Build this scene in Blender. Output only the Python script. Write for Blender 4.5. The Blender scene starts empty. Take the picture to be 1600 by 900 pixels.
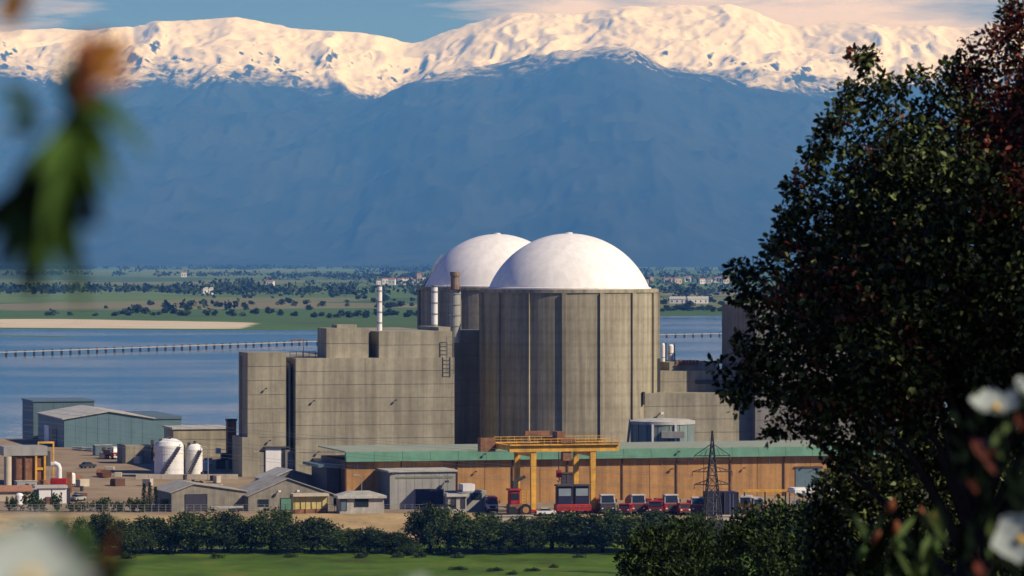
import bpy, math, random
import numpy as np
R = math.radians
random.seed(7); RNG = np.random.default_rng(7)
scene = bpy.context.scene
COL = scene.collection

# ---------------------------------------------------------------- camera
FPX, HZ, CAMZ = 6500.0, 404.0, 53.0          # focal length in photo pixels, horizon row, eye height above the plant yard
cam = bpy.data.cameras.new('camera'); camo = bpy.data.objects.new('camera', cam); COL.objects.link(camo)
camo.location = (0, 0, CAMZ); camo.rotation_euler = (R(90), 0, 0)
cam.sensor_width = 36; cam.lens = 36 * FPX / 1600; cam.shift_y = -(450 - HZ) / 1600
cam.clip_start = 0.1; cam.clip_end = 200000
cam.dof.use_dof = True; cam.dof.focus_distance = 1000; cam.dof.aperture_fstop = 10.0
scene.camera = camo

# ---------------------------------------------------------------- sky, sun, exposure
SUN_AZ, SUN_EL = R(114), R(37)               # azimuth clockwise from the view direction
w = bpy.data.worlds.new('World'); scene.world = w; w.use_nodes = True
nt = w.node_tree; N = nt.nodes; Lk = nt.links
N.clear()
out = N.new('ShaderNodeOutputWorld'); bg = N.new('ShaderNodeBackground'); sky = N.new('ShaderNodeTexSky')
sky.sky_type = 'NISHITA'; sky.sun_disc = False; sky.sun_elevation = SUN_EL; sky.sun_rotation = SUN_AZ
sky.air_density = 1.0; sky.dust_density = 0.0; sky.ozone_density = 6.0; sky.altitude = 1500
bg.inputs['Strength'].default_value = 0.05
tc = N.new('ShaderNodeTexCoord'); mp = N.new('ShaderNodeMapping'); mp.inputs['Scale'].default_value = (8, 8, 60)
mp.inputs['Location'].default_value = (19.2, 17.4, 15.4)
cn = N.new('ShaderNodeTexNoise'); cn.inputs['Scale'].default_value = 1.0; cn.inputs['Detail'].default_value = 7; cn.inputs['Roughness'].default_value = 0.58
cr = N.new('ShaderNodeValToRGB'); cr.color_ramp.elements[0].position = 0.475; cr.color_ramp.elements[1].position = 0.61
mx = N.new('ShaderNodeMixRGB'); mx.inputs['Color2'].default_value = (19, 17, 22, 1)
Lk.new(tc.outputs['Generated'], mp.inputs['Vector']); Lk.new(mp.outputs[0], cn.inputs['Vector'])
Lk.new(cn.outputs['Fac'], cr.inputs['Fac'])
sz = N.new('ShaderNodeSeparateXYZ'); Lk.new(tc.outputs['Generated'], sz.inputs[0])      # cloud banks only low over the horizon, all round
cb = N.new('ShaderNodeMapRange'); cb.inputs['From Min'].default_value = .10; cb.inputs['From Max'].default_value = .22; cb.inputs['To Min'].default_value = 1; cb.inputs['To Max'].default_value = 0
Lk.new(sz.outputs['Z'], cb.inputs['Value'])
cm = N.new('ShaderNodeMath'); cm.operation = 'MULTIPLY'; Lk.new(cr.outputs['Color'], cm.inputs[0]); Lk.new(cb.outputs['Result'], cm.inputs[1]); Lk.new(cm.outputs[0], mx.inputs['Fac'])
ti = N.new('ShaderNodeMixRGB'); ti.blend_type = 'MULTIPLY'; ti.inputs['Fac'].default_value = 1; ti.inputs['Color2'].default_value = (.58,.75,1.55,1); Lk.new(sky.outputs['Color'], ti.inputs['Color1'])
Lk.new(ti.outputs['Color'], mx.inputs['Color1']); Lk.new(mx.outputs['Color'], bg.inputs['Color']); Lk.new(bg.outputs[0], out.inputs['Surface'])
sl = bpy.data.lights.new('sun', 'SUN'); sl.energy = 5.0; sl.angle = R(0.5); sl.color = (1.0, 0.90, 0.79)
so = bpy.data.objects.new('sun', sl); COL.objects.link(so); so.location = (300, -200, 400)
so.rotation_euler = (R(90) - SUN_EL, 0, R(180) - SUN_AZ)
scene.view_settings.view_transform = 'Standard'; scene.view_settings.look = 'None'
scene.view_settings.gamma = 1; scene.view_settings.exposure = 0.08
scene.cycles.max_bounces = 5; scene.cycles.diffuse_bounces = 1; scene.cycles.volume_bounces = 0; scene.cycles.transparent_max_bounces = 8
scene.cycles.use_denoising = True
SUNV = np.array([math.sin(SUN_AZ) * math.cos(SUN_EL), math.cos(SUN_AZ) * math.cos(SUN_EL), math.sin(SUN_EL)])

# ---------------------------------------------------------------- helpers
def link(o, parent=None):
    COL.objects.link(o)
    if parent is not None: o.parent = parent
    return o
def tag(o, label=None, cat=None, group=None, kind=None):
    if label: o['label'] = label
    if cat: o['category'] = cat
    if group: o['group'] = group
    if kind: o['kind'] = kind
    return o
def thing(name, label, cat, loc=(0, 0, 0), rz=0.0, group=None):
    o = bpy.data.objects.new(name, None); link(o); o.location = loc; o.rotation_euler = (0, 0, rz)
    o.empty_display_size = 0.5
    return tag(o, label, cat, group)
def copy_tree(o, parent=None):
    c = o.copy(); link(c, parent)
    for ch in list(o.children): copy_tree(ch, c)
    return c

def Xat(px, Y): return (px - 800) / FPX * Y
def Zat(py, Y): return CAMZ + (HZ - py) / FPX * Y

A15 = R(15)
class Fr:
    """a frame turned with the plant: x along the fronts, y into the depth"""
    def __init__(s, px, Y, rot=A15, z=0.0):
        s.Y0 = Y; s.X0 = Xat(px, Y); s.r = rot; s.c = math.cos(rot); s.s = math.sin(rot); s.z0 = z
    def x(s, px, y=0.0):
        k = (px - 800) / FPX
        return (k * (s.Y0 + y * s.c) - s.X0 + y * s.s) / (s.c - k * s.s)
    def y(s, px, x=0.0):
        k = (px - 800) / FPX
        return (s.X0 + x * s.c - k * (s.Y0 + x * s.s)) / (k * s.c + s.s)
    def w(s, x, y): return s.X0 + x * s.c - y * s.s, s.Y0 + x * s.s + y * s.c
    def z(s, py, x=0.0, y=0.0): return Zat(py, s.w(x, y)[1]) - s.z0
    def loc(s): return (s.X0, s.Y0, s.z0)

class MB:
    def __init__(s): s.v = []; s.f = []
    def add(s, vs, fs):
        n = len(s.v); s.v += [tuple(p) for p in vs]; s.f += [tuple(i + n for i in f) for f in fs]; return s
    def box(s, x0, x1, y0, y1, z0, z1):
        return s.add([(x0,y0,z0),(x1,y0,z0),(x1,y1,z0),(x0,y1,z0),(x0,y0,z1),(x1,y0,z1),(x1,y1,z1),(x0,y1,z1)],
                     [(0,3,2,1),(4,5,6,7),(0,1,5,4),(1,2,6,5),(2,3,7,6),(3,0,4,7)])
    def cbox(s, x, y, z, sx, sy, sz): return s.box(x-sx/2, x+sx/2, y-sy/2, y+sy/2, z, z+sz)
    def bev(s, x0, x1, y0, y1, z0, z1, b):
        """box with a chamfered top edge and chamfered uprights"""
        def ring(i, z): return [(x0+i+b,y0+i,z),(x1-i-b,y0+i,z),(x1-i,y0+i+b,z),(x1-i,y1-i-b,z),(x1-i-b,y1-i,z),(x0+i+b,y1-i,z),(x0+i,y1-i-b,z),(x0+i,y0+i+b,z)]
        vs = ring(0, z0) + ring(0, z1-b) + ring(b*0.8, z1)
        fs = [tuple(range(7, -1, -1)), tuple(range(16, 24))]
        for r in (0, 8):
            for i in range(8): j = (i+1) % 8; fs.append((r+i, r+j, r+8+j, r+8+i))
        return s.add(vs, fs)
    def prism(s, prof, y0, y1):
        """profile in x,z pushed along y"""
        n = len(prof)
        vs = [(x, y0, z) for x, z in prof] + [(x, y1, z) for x, z in prof]
        fs = [tuple(range(n)), tuple(range(2*n-1, n-1, -1))]
        for i in range(n): j = (i+1) % n; fs.append((j, i, n+i, n+j))
        return s.add(vs, fs)
    def prismx(s, prof, x0, x1):
        n = len(prof)
        vs = [(x0, y, z) for y, z in prof] + [(x1, y, z) for y, z in prof]
        fs = [tuple(range(n-1, -1, -1)), tuple(range(n, 2*n))]
        for i in range(n): j = (i+1) % n; fs.append((i, j, n+j, n+i))
        return s.add(vs, fs)
    def lathe(s, prof, n=24, cx=0, cy=0, cap=True):
        vs = []; fs = []
        for r, z in prof:
            for i in range(n):
                a = 2*math.pi*i/n; vs.append((cx+r*math.cos(a), cy+r*math.sin(a), z))
        for k in range(len(prof)-1):
            for i in range(n):
                j = (i+1) % n; fs.append((k*n+i, k*n+j, (k+1)*n+j, (k+1)*n+i))
        if cap: fs.append(tuple(range(n-1, -1, -1))); fs.append(tuple((len(prof)-1)*n+i for i in range(n)))
        return s.add(vs, fs)
    def tube(s, pts, rad, n=6):
        pts = [np.array(p, float) for p in pts]
        if not hasattr(rad, '__len__'): rad = [rad]*len(pts)
        vs = []; fs = []
        for k, p in enumerate(pts):
            d = pts[min(k+1, len(pts)-1)] - pts[max(k-1, 0)]; d /= (np.linalg.norm(d)+1e-9)
            a = np.cross(d, (0,0,1.0) if abs(d[2]) < .9 else (1.0,0,0)); a /= np.linalg.norm(a); b = np.cross(d, a)
            for i in range(n):
                t = 2*math.pi*i/n; vs.append(tuple(p + rad[k]*(a*math.cos(t)+b*math.sin(t))))
        for k in range(len(pts)-1):
            for i in range(n):
                j = (i+1) % n; fs.append((k*n+i, k*n+j, (k+1)*n+j, (k+1)*n+i))
        fs.append(tuple(range(n-1, -1, -1))); fs.append(tuple((len(pts)-1)*n+i for i in range(n)))
        return s.add(vs, fs)
    def bar(s, p, q, t): return s.tube([p, q], t*0.7071, 4)
    def done(s, name, mat, parent=None, smooth=False):
        me = bpy.data.meshes.new(name); me.from_pydata(s.v, [], s.f)
        import bmesh
        bm = bmesh.new(); bm.from_mesh(me); bmesh.ops.recalc_face_normals(bm, faces=bm.faces); bm.to_mesh(me); bm.free()
        me.materials.append(mat); me.update()
        if smooth:
            me.shade_smooth()
        return link(bpy.data.objects.new(name, me), parent)

def np_mesh(name, V, Q, mat, parent=None, smooth=False):
    me = bpy.data.meshes.new(name); V = np.asarray(V, np.float32); Q = np.asarray(Q, np.int32)
    me.vertices.add(len(V)); me.vertices.foreach_set('co', V.ravel())
    k = Q.shape[1]; me.loops.add(Q.size); me.loops.foreach_set('vertex_index', Q.ravel())
    me.polygons.add(len(Q)); me.polygons.foreach_set('loop_start', np.arange(0, Q.size, k, dtype=np.int32))
    me.update(calc_edges=True); me.validate()
    if mat is not None: me.materials.append(mat)
    if smooth: me.shade_smooth()
    return link(bpy.data.objects.new(name, me), parent)
def attr(o, name, vals):
    a = o.data.attributes.new(name, 'FLOAT', 'POINT'); a.data.foreach_set('value', np.asarray(vals, np.float32).ravel())

# numpy value noise
_T = RNG.random((512, 512))
def vn(x, y):
    xi = np.floor(x).astype(int); yi = np.floor(y).astype(int); fx = x-xi; fy = y-yi
    fx = fx*fx*(3-2*fx); fy = fy*fy*(3-2*fy); g = lambda a, b: _T[a % 512, b % 512]
    return (g(xi,yi)*(1-fx)+g(xi+1,yi)*fx)*(1-fy)+(g(xi,yi+1)*(1-fx)+g(xi+1,yi+1)*fx)*fy
def fbm(x, y, o=5, gain=.5):
    s = 0; a = 1; t = 0
    for k in range(o): s = s+a*vn(x+17.3*k, y+9.1*k); t += a; a *= gain; x = x*2.03; y = y*2.03
    return s/t
def ridged(x, y, o=5, gain=.55):
    s = 0; a = 1; t = 0
    for k in range(o): s = s+a*(1-abs(2*vn(x+31.7*k, y+5.3*k)-1))**1.6; t += a; a *= gain; x = x*2.07; y = y*2.07
    return s/t
def sst(a, b, x): t = np.clip((x-a)/(b-a), 0, 1); return t*t*(3-2*t)

# ---------------------------------------------------------------- materials
def mat(name, col, rough=0.8, var=0.15, scale=0.6, streak=0.0, bump=0.0, metal=0.0, spec=0.3, lines=0.0, line_dir='Z', line_scale=1.0, fine=0.0, tint=None, rnd=0.0):
    m = bpy.data.materials.new(name); m.use_nodes = True; nt = m.node_tree; n = nt.nodes; l = nt.links
    p = n['Principled BSDF']; p.inputs['Roughness'].default_value = rough; p.inputs['Metallic'].default_value = metal
    p.inputs['Specular IOR Level'].default_value = spec
    tc = n.new('ShaderNodeTexCoord')
    co = tc.outputs['Object']
    if rnd:
        oi = n.new('ShaderNodeObjectInfo'); sm = n.new('ShaderNodeMath'); sm.operation = 'MULTIPLY'; sm.inputs[1].default_value = rnd; l.new(oi.outputs['Random'], sm.inputs[0])
        cx = n.new('ShaderNodeCombineXYZ'); l.new(sm.outputs[0], cx.inputs[0]); l.new(sm.outputs[0], cx.inputs[1])
        va = n.new('ShaderNodeVectorMath'); va.operation = 'ADD'; l.new(co, va.inputs[0]); l.new(cx.outputs[0], va.inputs[1]); co = va.outputs[0]
    nz = n.new('ShaderNodeTexNoise'); nz.inputs['Scale'].default_value = scale; nz.inputs['Detail'].default_value = 6; nz.inputs['Roughness'].default_value = .62
    l.new(co, nz.inputs['Vector'])
    rp = n.new('ShaderNodeValToRGB'); e = rp.color_ramp.elements
    t = tint or col
    e[0].position = .32; e[0].color = (*[c*(1-var) for c in col], 1); e[1].position = .68; e[1].color = (*[min(1, c*(1+var)) for c in t], 1)
    l.new(nz.outputs['Fac'], rp.inputs['Fac']); cur = rp.outputs['Color']
    def mul(fac_out, amount, lo, hi):
        nonlocal cur
        mr = n.new('ShaderNodeMapRange'); mr.inputs['From Min'].default_value = lo; mr.inputs['From Max'].default_value = hi
        mr.inputs['To Min'].default_value = 1-amount; mr.inputs['To Max'].default_value = 1.0
        l.new(fac_out, mr.inputs['Value'])
        mm = n.new('ShaderNodeVectorMath'); mm.operation = 'SCALE'; l.new(cur, mm.inputs[0]); l.new(mr.outputs['Result'], mm.inputs['Scale']); cur = mm.outputs['Vector']
    if streak:
        mp = n.new('ShaderNodeMapping'); mp.inputs['Scale'].default_value = (1, 1, .045); l.new(co, mp.inputs['Vector'])
        s = n.new('ShaderNodeTexNoise'); s.inputs['Scale'].default_value = .55; s.inputs['Detail'].default_value = 7; s.inputs['Roughness'].default_value = .68
        l.new(mp.outputs[0], s.inputs['Vector']); mul(s.outputs['Fac'], streak, .38, .6)
    if fine:
        s = n.new('ShaderNodeTexNoise'); s.inputs['Scale'].default_value = scale*9; s.inputs['Detail'].default_value = 3
        l.new(tc.outputs['Object'], s.inputs['Vector']); mul(s.outputs['Fac'], fine, .35, .6)
    if lines:
        wv = n.new('ShaderNodeTexWave'); wv.wave_type = 'BANDS'; wv.bands_direction = line_dir; wv.inputs['Scale'].default_value = line_scale
        wv.inputs['Distortion'].default_value = .15; l.new(tc.outputs['Object'], wv.inputs['Vector']); mul(wv.outputs['Fac'], lines, 0, .35)
    l.new(cur, p.inputs['Base Color'])
    if bump:
        b = n.new('ShaderNodeBump'); b.inputs['Strength'].default_value = bump; b.inputs['Distance'].default_value = .1
        l.new(nz.outputs['Fac'], b.inputs['Height']); l.new(b.outputs['Normal'], p.inputs['Normal'])
    return m
def leafmat(name, c1, c2, rough=.55, trans=.25, p0=0.0, spec=.2):
    m = bpy.data.materials.new(name); m.use_nodes = True; nt = m.node_tree; n = nt.nodes; l = nt.links
    p = n['Principled BSDF']; p.inputs['Roughness'].default_value = rough; p.inputs['Specular IOR Level'].default_value = spec
    g = n.new('ShaderNodeNewGeometry'); rp = n.new('ShaderNodeValToRGB'); e = rp.color_ramp.elements
    e[0].position = p0; e[0].color = (*c1, 1); e[1].color = (*c2, 1); l.new(g.outputs['Random Per Island'], rp.inputs['Fac']); l.new(rp.outputs['Color'], p.inputs['Base Color'])
    if trans:
        t = n.new('ShaderNodeBsdfTranslucent'); l.new(rp.outputs['Color'], t.inputs['Color'])
        ms = n.new('ShaderNodeMixShader'); ms.inputs['Fac'].default_value = trans
        l.new(p.outputs[0], ms.inputs[1]); l.new(t.outputs[0], ms.inputs[2]); l.new(ms.outputs[0], n['Material Output'].inputs['Surface'])
    return m

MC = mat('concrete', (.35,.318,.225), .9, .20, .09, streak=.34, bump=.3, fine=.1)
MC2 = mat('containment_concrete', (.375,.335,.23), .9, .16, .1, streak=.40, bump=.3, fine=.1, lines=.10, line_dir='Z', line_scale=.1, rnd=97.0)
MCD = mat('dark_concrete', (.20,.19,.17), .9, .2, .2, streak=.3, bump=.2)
MDOME = mat('white_dome_paint', (.90,.865,.79), .55, .05, .12, streak=.12, fine=.04)
MWHITE = mat('white_paint', (.76,.75,.71), .5, .06, .8, streak=.12)
MGREEN = mat('green_cladding', (.105,.255,.17), .6, .16, .3, streak=.15, lines=.22, line_dir='X', line_scale=1.1)
MROOFG = mat('pale_green_roof', (.28,.32,.24), .8, .12, .25, fine=.15)
MORANGE = mat('ochre_wall', (.43,.235,.088), .85, .18, .2, streak=.32, fine=.1, rnd=53.0, bump=.1)
MBROWN = mat('brown_frame', (.10,.05,.03), .7, .2, .6)
MYEL = mat('yellow_paint', (.74,.40,.06), .55, .22, .7, streak=.35, fine=.15)
MRED = mat('red_paint', (.40,.025,.028), .5, .3, 1.4, streak=.35, fine=.2)
MGLASS = mat('dark_glass', (.02,.03,.04), .12, .2, .5, spec=.6)
MBLACK = mat('black_rubber', (.018,.018,.02), .8, .2, 2)
MGREY = mat('grey_cladding', (.33,.33,.30), .7, .1, .4, streak=.2, lines=.12, line_dir='X', line_scale=.8)
MTEAL = mat('teal_cladding', (.115,.205,.235), .6, .08, .3, streak=.12, lines=.14, line_dir='X', line_scale=.5)
MTEALD = mat('dark_teal_cladding', (.10,.16,.19), .6, .1, .3, streak=.12, lines=.12, line_dir='X', line_scale=.5)
MROOFP = mat('pale_roof_sheet', (.50,.49,.43), .7, .2, .5, fine=.2, streak=.15, lines=.12, line_dir='X', line_scale=.8)
MDOOR = mat('dark_door', (.035,.035,.05), .6, .2, .8)
MNAVY = mat('navy_paint', (.018,.02,.05), .5, .2, .8)
MRUST = mat('rust_brown', (.25,.12,.06), .85, .35, 1.2, streak=.3)
MSTEEL = mat('grey_steel', (.30,.30,.29), .5, .15, 1.0, metal=.3)
MDSTEEL = mat('dark_steel', (.05,.045,.045), .6, .2, 1.0)
MSHED = mat('weathered_render', (.29,.265,.205), .9, .22, .5, streak=.35, fine=.15)
MSHEDR = mat('weathered_roof', (.42,.40,.33), .8, .2, .5, streak=.2, fine=.2, lines=.15, line_dir='Y', line_scale=.8)
MTAN = mat('tan_render', (.50,.44,.33), .9, .1, .5, streak=.15)
MBRICK = mat('brown_roof_tile', (.30,.15,.09), .85, .2, 1.5)
MBARK = mat('bark', (.020,.016,.012), .98, .4, 6, bump=.6)
MTANK = mat('grey_green_tank', (.20,.26,.24), .55, .12, .4, streak=.3)
MLEAF = leafmat('oak_leaf', (.006,.012,.004), (.165,.205,.048), .5, .22, .48)
MLEAFR = leafmat('reddish_leaf', (.030,.010,.008), (.32,.085,.045), .6, .3, .1)
MMID = leafmat('bush_leaf', (.006,.014,.004), (.055,.090,.018), .8, .12, .15)
MMIDL = leafmat('light_bush_leaf', (.012,.026,.006), (.095,.140,.028), .8, .15, .1)
MFAR = leafmat('far_foliage', (.016,.030,.014), (.034,.055,.022), .8, .1)
MFARL = leafmat('far_light_foliage', (.03,.05,.02), (.06,.085,.035), .8, .1)
MCYP = leafmat('cypress_leaf', (.008,.018,.008), (.025,.042,.016), .8, .1)
MNEAR = leafmat('near_leaf', (.03,.07,.012), (.10,.19,.03), .5, .35)
MNEARD = leafmat('near_leaf_shade_tone', (.003,.006,.005), (.009,.015,.008), .9, .05, 0, 0)  # near leaves and stems with shade put into a near-black colour
MBUD = leafmat('reddish_bud', (.20,.05,.025), (.34,.11,.04), .6, .3)
MORL = leafmat('orange_leaf', (.30,.10,.02), (.50,.24,.03), .6, .4)
MPETAL = leafmat('petal', (.38,.43,.37), (.46,.50,.42), .7, .35)  # white petals greyed, their shade put into the colour
MANTH = mat('anther', (.70,.42,.05), .8, .2, 60)

# ---------------------------------------------------------------- terrain
_YP = [-400, -20, 0, 15, 40, 110, 200, 400, 600, 640, 800, 850, 880, 905, 935, 1000, 1020]
_ZP = [60, 52.5, 51.3, 50, 47, 41, 31, 11, -8, -8.5, -8.3, -7.8, -7.0, -2.6, -2.4, -.2, 0]
_SX = [-900, -410, -210, -100, 40, 150, 320, 900]
_SY = [3340, 3310, 3240, 3260, 3600, 4050, 4150, 4300]
def gz(X, Y):
    X = np.asarray(X, float); Y = np.asarray(Y, float)
    z = np.interp(Y, _YP, _ZP)
    z = z + (fbm(X/14, Y/14, 3)-.5)*.7*sst(30, 80, Y)*(1-sst(860, 900, Y))
    d = Y - (np.interp(X, _SX, _SY) + (fbm(X/60, Y*0+3.3, 3)-.5)*60)
    far = np.where(d > 0, -3 + 1.6*(1-np.exp(-np.maximum(d, 0)/260)), -3 + np.maximum(-3, d/15))
    spit = 3.9*np.exp(-((Y-3020-(fbm(X/50, Y*0+1, 2)-.5)*120)/60)**2)*sst(-215, -330, X)
    far = np.where(d < 0, far+spit*.85, far)
    far = far + sst(300, 6000, d)*(fbm(X/900, Y/900, 3)-.5)*9
    near_lake = sst(1228, 1240, Y)
    return np.where(Y < 1228, z, np.where(d < -200, z*(1-near_lake)+far*near_lake, far))
def g1(X, Y): return float(gz(np.array([X]), np.array([Y]))[0])

rows = np.concatenate([np.arange(-200, 0, 20), np.arange(0, 120, 4), np.arange(120, 600, 15), np.arange(600, 780, 10), np.arange(780, 1010, 3), np.arange(1010, 1260, 5),
                       np.arange(1260, 2900, 40), np.arange(2900, 4500, 14), np.arange(4500, 8000, 50), np.geomspace(8000, 27500, 60)])
cols = np.linspace(-1, 1, 281); cols = np.sign(cols)*(.45*np.abs(cols)+.55*np.abs(cols)**2.4)
GY, GS = np.meshgrid(rows, cols, indexing='ij'); GX = GS*(500+.36*np.maximum(GY, 0))
GZ = gz(GX, GY)
nr, nc = GX.shape
idx = np.arange(nr*nc).reshape(nr, nc)
Q = np.stack([idx[:-1,:-1], idx[:-1,1:], idx[1:,1:], idx[1:,:-1]], -1).reshape(-1, 4)

def ground_material():
    m = bpy.data.materials.new('ground'); m.use_nodes = True; nt = m.node_tree; n = nt.nodes; l = nt.links
    p = n['Principled BSDF']; p.inputs['Roughness'].default_value = .95; p.inputs['Specular IOR Level'].default_value = .1
    tc = n.new('ShaderNodeTexCoord')
    def noise(sc, det=5, vec=None, rough=.6):
        z = n.new('ShaderNodeTexNoise'); z.inputs['Scale'].default_value = sc; z.inputs['Detail'].default_value = det; z.inputs['Roughness'].default_value = rough
        l.new(vec or tc.outputs['Object'], z.inputs['Vector']); return z.outputs['Fac']
    def ramp(fac, stops):
        r = n.new('ShaderNodeValToRGB'); e = r.color_ramp.elements
        while len(e) < len(stops): e.new(.5)
        for i, (q, c) in enumerate(stops): e[i].position = q; e[i].color = (*c, 1)
        l.new(fac, r.inputs['Fac']); return r.outputs['Color']
    def mixc(fac, a, b):
        x = n.new('ShaderNodeMixRGB'); l.new(fac, x.inputs['Fac']); l.new(a, x.inputs['Color1']); l.new(b, x.inputs['Color2']); return x.outputs['Color']
    def mask(name, sc, amt):
        a = n.new('ShaderNodeAttribute'); a.attribute_name = name
        s = n.new('ShaderNodeMath'); s.operation = 'MULTIPLY_ADD'; s.inputs[1].default_value = amt; l.new(noise(sc, 5), s.inputs[0]); l.new(a.outputs['Fac'], s.inputs[2])
        r = n.new('ShaderNodeMapRange'); r.inputs['From Min'].default_value = .42+amt/2; r.inputs['From Max'].default_value = .58+amt/2; l.new(s.outputs[0], r.inputs['Value']); return r.outputs['Result']
    # far plain: patchwork of fields
    vo = n.new('ShaderNodeTexVoronoi'); vo.inputs['Scale'].default_value = 1/420.; mpp = n.new('ShaderNodeMapping'); mpp.inputs['Rotation'].default_value = (0, 0, .4); mpp.inputs['Scale'].default_value = (.8, .55, 0)
    l.new(tc.outputs['Object'], mpp.inputs['Vector']); l.new(mpp.outputs[0], vo.inputs['Vector'])
    sp = n.new('ShaderNodeSeparateColor'); l.new(vo.outputs['Color'], sp.inputs[0])
    fields = ramp(sp.outputs[0], [(0, (.055,.095,.030)), (.3, (.085,.155,.040)), (.5, (.055,.11,.030)), (.68, (.11,.18,.045)), (.88, (.13,.165,.055)), (.985, (.19,.175,.09))])
    plain = mixc(ramp(noise(1/130., 5), [(.52, (0,0,0)), (.70, (.6,)*3)]), fields, ramp(noise(1/40., 3), [(.3, (.035,.052,.022)), (.7, (.06,.085,.03))]))
    grass = ramp(noise(.06, 7, rough=.7), [(.34, (.050,.060,.012)), (.45, (.055,.105,.010)), (.55, (.080,.140,.014)), (.66, (.150,.135,.026))])
    scrub = ramp(noise(.5, 6), [(.3, (.04,.045,.02)), (.7, (.09,.085,.045))])
    yard = ramp(noise(.05, 7, rough=.7), [(.3, (.17,.125,.08)), (.5, (.27,.205,.135)), (.62, (.31,.24,.15)), (.75, (.42,.34,.19))])
    soil = ramp(noise(.12, 7, rough=.72), [(.3, (.12,.13,.05)), (.42, (.30,.22,.11)), (.6, (.42,.30,.15)), (.75, (.48,.40,.24))])
    sand = ramp(noise(1/60., 5), [(.3, (.50,.42,.29)), (.7, (.62,.53,.38))])
    c = plain
    c = mixc(mask('scrub', .05, .3), c, scrub)
    c = mixc(mask('grass', .03, .25), c, grass)
    c = mixc(mask('yard', .03, .15), c, yard)
    bounce_cut_col = ramp(noise(.2, 5), [(.3, (.045,.045,.043)), (.7, (.075,.072,.068))])  # dark ground added out of view to cut light bouncing onto the walls
    c = mixc(mask('bounce_cut', .05, .1), c, bounce_cut_col)
    c = mixc(mask('soil', .06, .5), c, soil)
    c = mixc(mask('sand', 1/90., .5), c, sand)
    l.new(c, p.inputs['Base Color'])
    return m
ground = np_mesh('ground', np.stack([GX, GY, GZ], -1).reshape(-1, 3), Q, ground_material(), smooth=True); tag(ground, kind='structure')
PXG = 800 + GX/np.maximum(GY, 1)*FPX
attr(ground, 'scrub', (1-sst(560, 640, GY)))
attr(ground, 'grass', sst(600, 660, GY)*(1-sst(892, 908, GY)))
attr(ground, 'yard', sst(899, 907, GY)*(1-sst(1216, 1232, GY)))
attr(ground, 'soil', (sst(866, 892, GY)*(1-sst(904, 912, GY)))*(.55+.22*sst(470, 540, PXG)*(1-sst(850, 900, PXG))))
attr(ground, 'bounce_cut', sst(955, 965, GY)*(1-sst(1205, 1215, GY))*sst(-66, -58, GX))
dsh = GY - np.interp(GX, _SX, _SY)
bx = sst(-180, -250, GX)
attr(ground, 'sand', np.where(GY > 3000, bx*sst(25, 70, dsh)*(1-sst(380, 520, dsh+120*sst(-430, -200, GX))), 0))

# ---------------------------------------------------------------- reservoir
def water_material(name, col, ripple):
    m = bpy.data.materials.new(name); m.use_nodes = True; nt = m.node_tree; n = nt.nodes; l = nt.links
    p = n['Principled BSDF']; p.inputs['Base Color'].default_value = (*col, 1); p.inputs['Roughness'].default_value = .22; p.inputs['IOR'].default_value = 1.33
    tc = n.new('ShaderNodeTexCoord'); mp = n.new('ShaderNodeMapping'); mp.inputs['Scale'].default_value = (1, .35, 1); l.new(tc.outputs['Object'], mp.inputs['Vector'])
    z = n.new('ShaderNodeTexNoise'); z.inputs['Scale'].default_value = .25; z.inputs['Detail'].default_value = 6; l.new(mp.outputs[0], z.inputs['Vector'])
    b = n.new('ShaderNodeBump'); b.inputs['Strength'].default_value = ripple; b.inputs['Distance'].default_value = 1.0
    l.new(z.outputs['Fac'], b.inputs['Height']); l.new(b.outputs['Normal'], p.inputs['Normal'])
    z2 = n.new('ShaderNodeTexNoise'); z2.inputs['Scale'].default_value = .006; z2.inputs['Detail'].default_value = 5; mp2 = n.new('ShaderNodeMapping'); mp2.inputs['Scale'].default_value = (.5, 1, 1)
    l.new(tc.outputs['Object'], mp2.inputs['Vector']); l.new(mp2.outputs[0], z2.inputs['Vector'])
    mr = n.new('ShaderNodeMapRange'); mr.inputs['From Min'].default_value = .4; mr.inputs['From Max'].default_value = .6; mr.inputs['To Min'].default_value = .05; mr.inputs['To Max'].default_value = .12
    l.new(z2.outputs['Fac'], mr.inputs['Value']); l.new(mr.outputs['Result'], p.inputs['Roughness'])
    return m
MWATER = water_material('reservoir_water', (.008,.06,.15), .05)
wm = MB(); wm.add([(-1300,1220,-3),(1300,1220,-3),(1500,4600,-3),(-1500,4600,-3)], [(0,1,2,3)])
tag(wm.done('reservoir_water', MWATER), kind='structure')
pw = MB()
pts = []
for k in range(20):
    t = 2*math.pi*k/20; pts.append((Xat(268, 868)+11*math.cos(t), 868+7.5*math.sin(t)+1.2*math.sin(3*t), -7.32))
pw.add(pts, [tuple(range(20))]); tag(pw.done('pond_water', MWATER), kind='structure')

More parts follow.
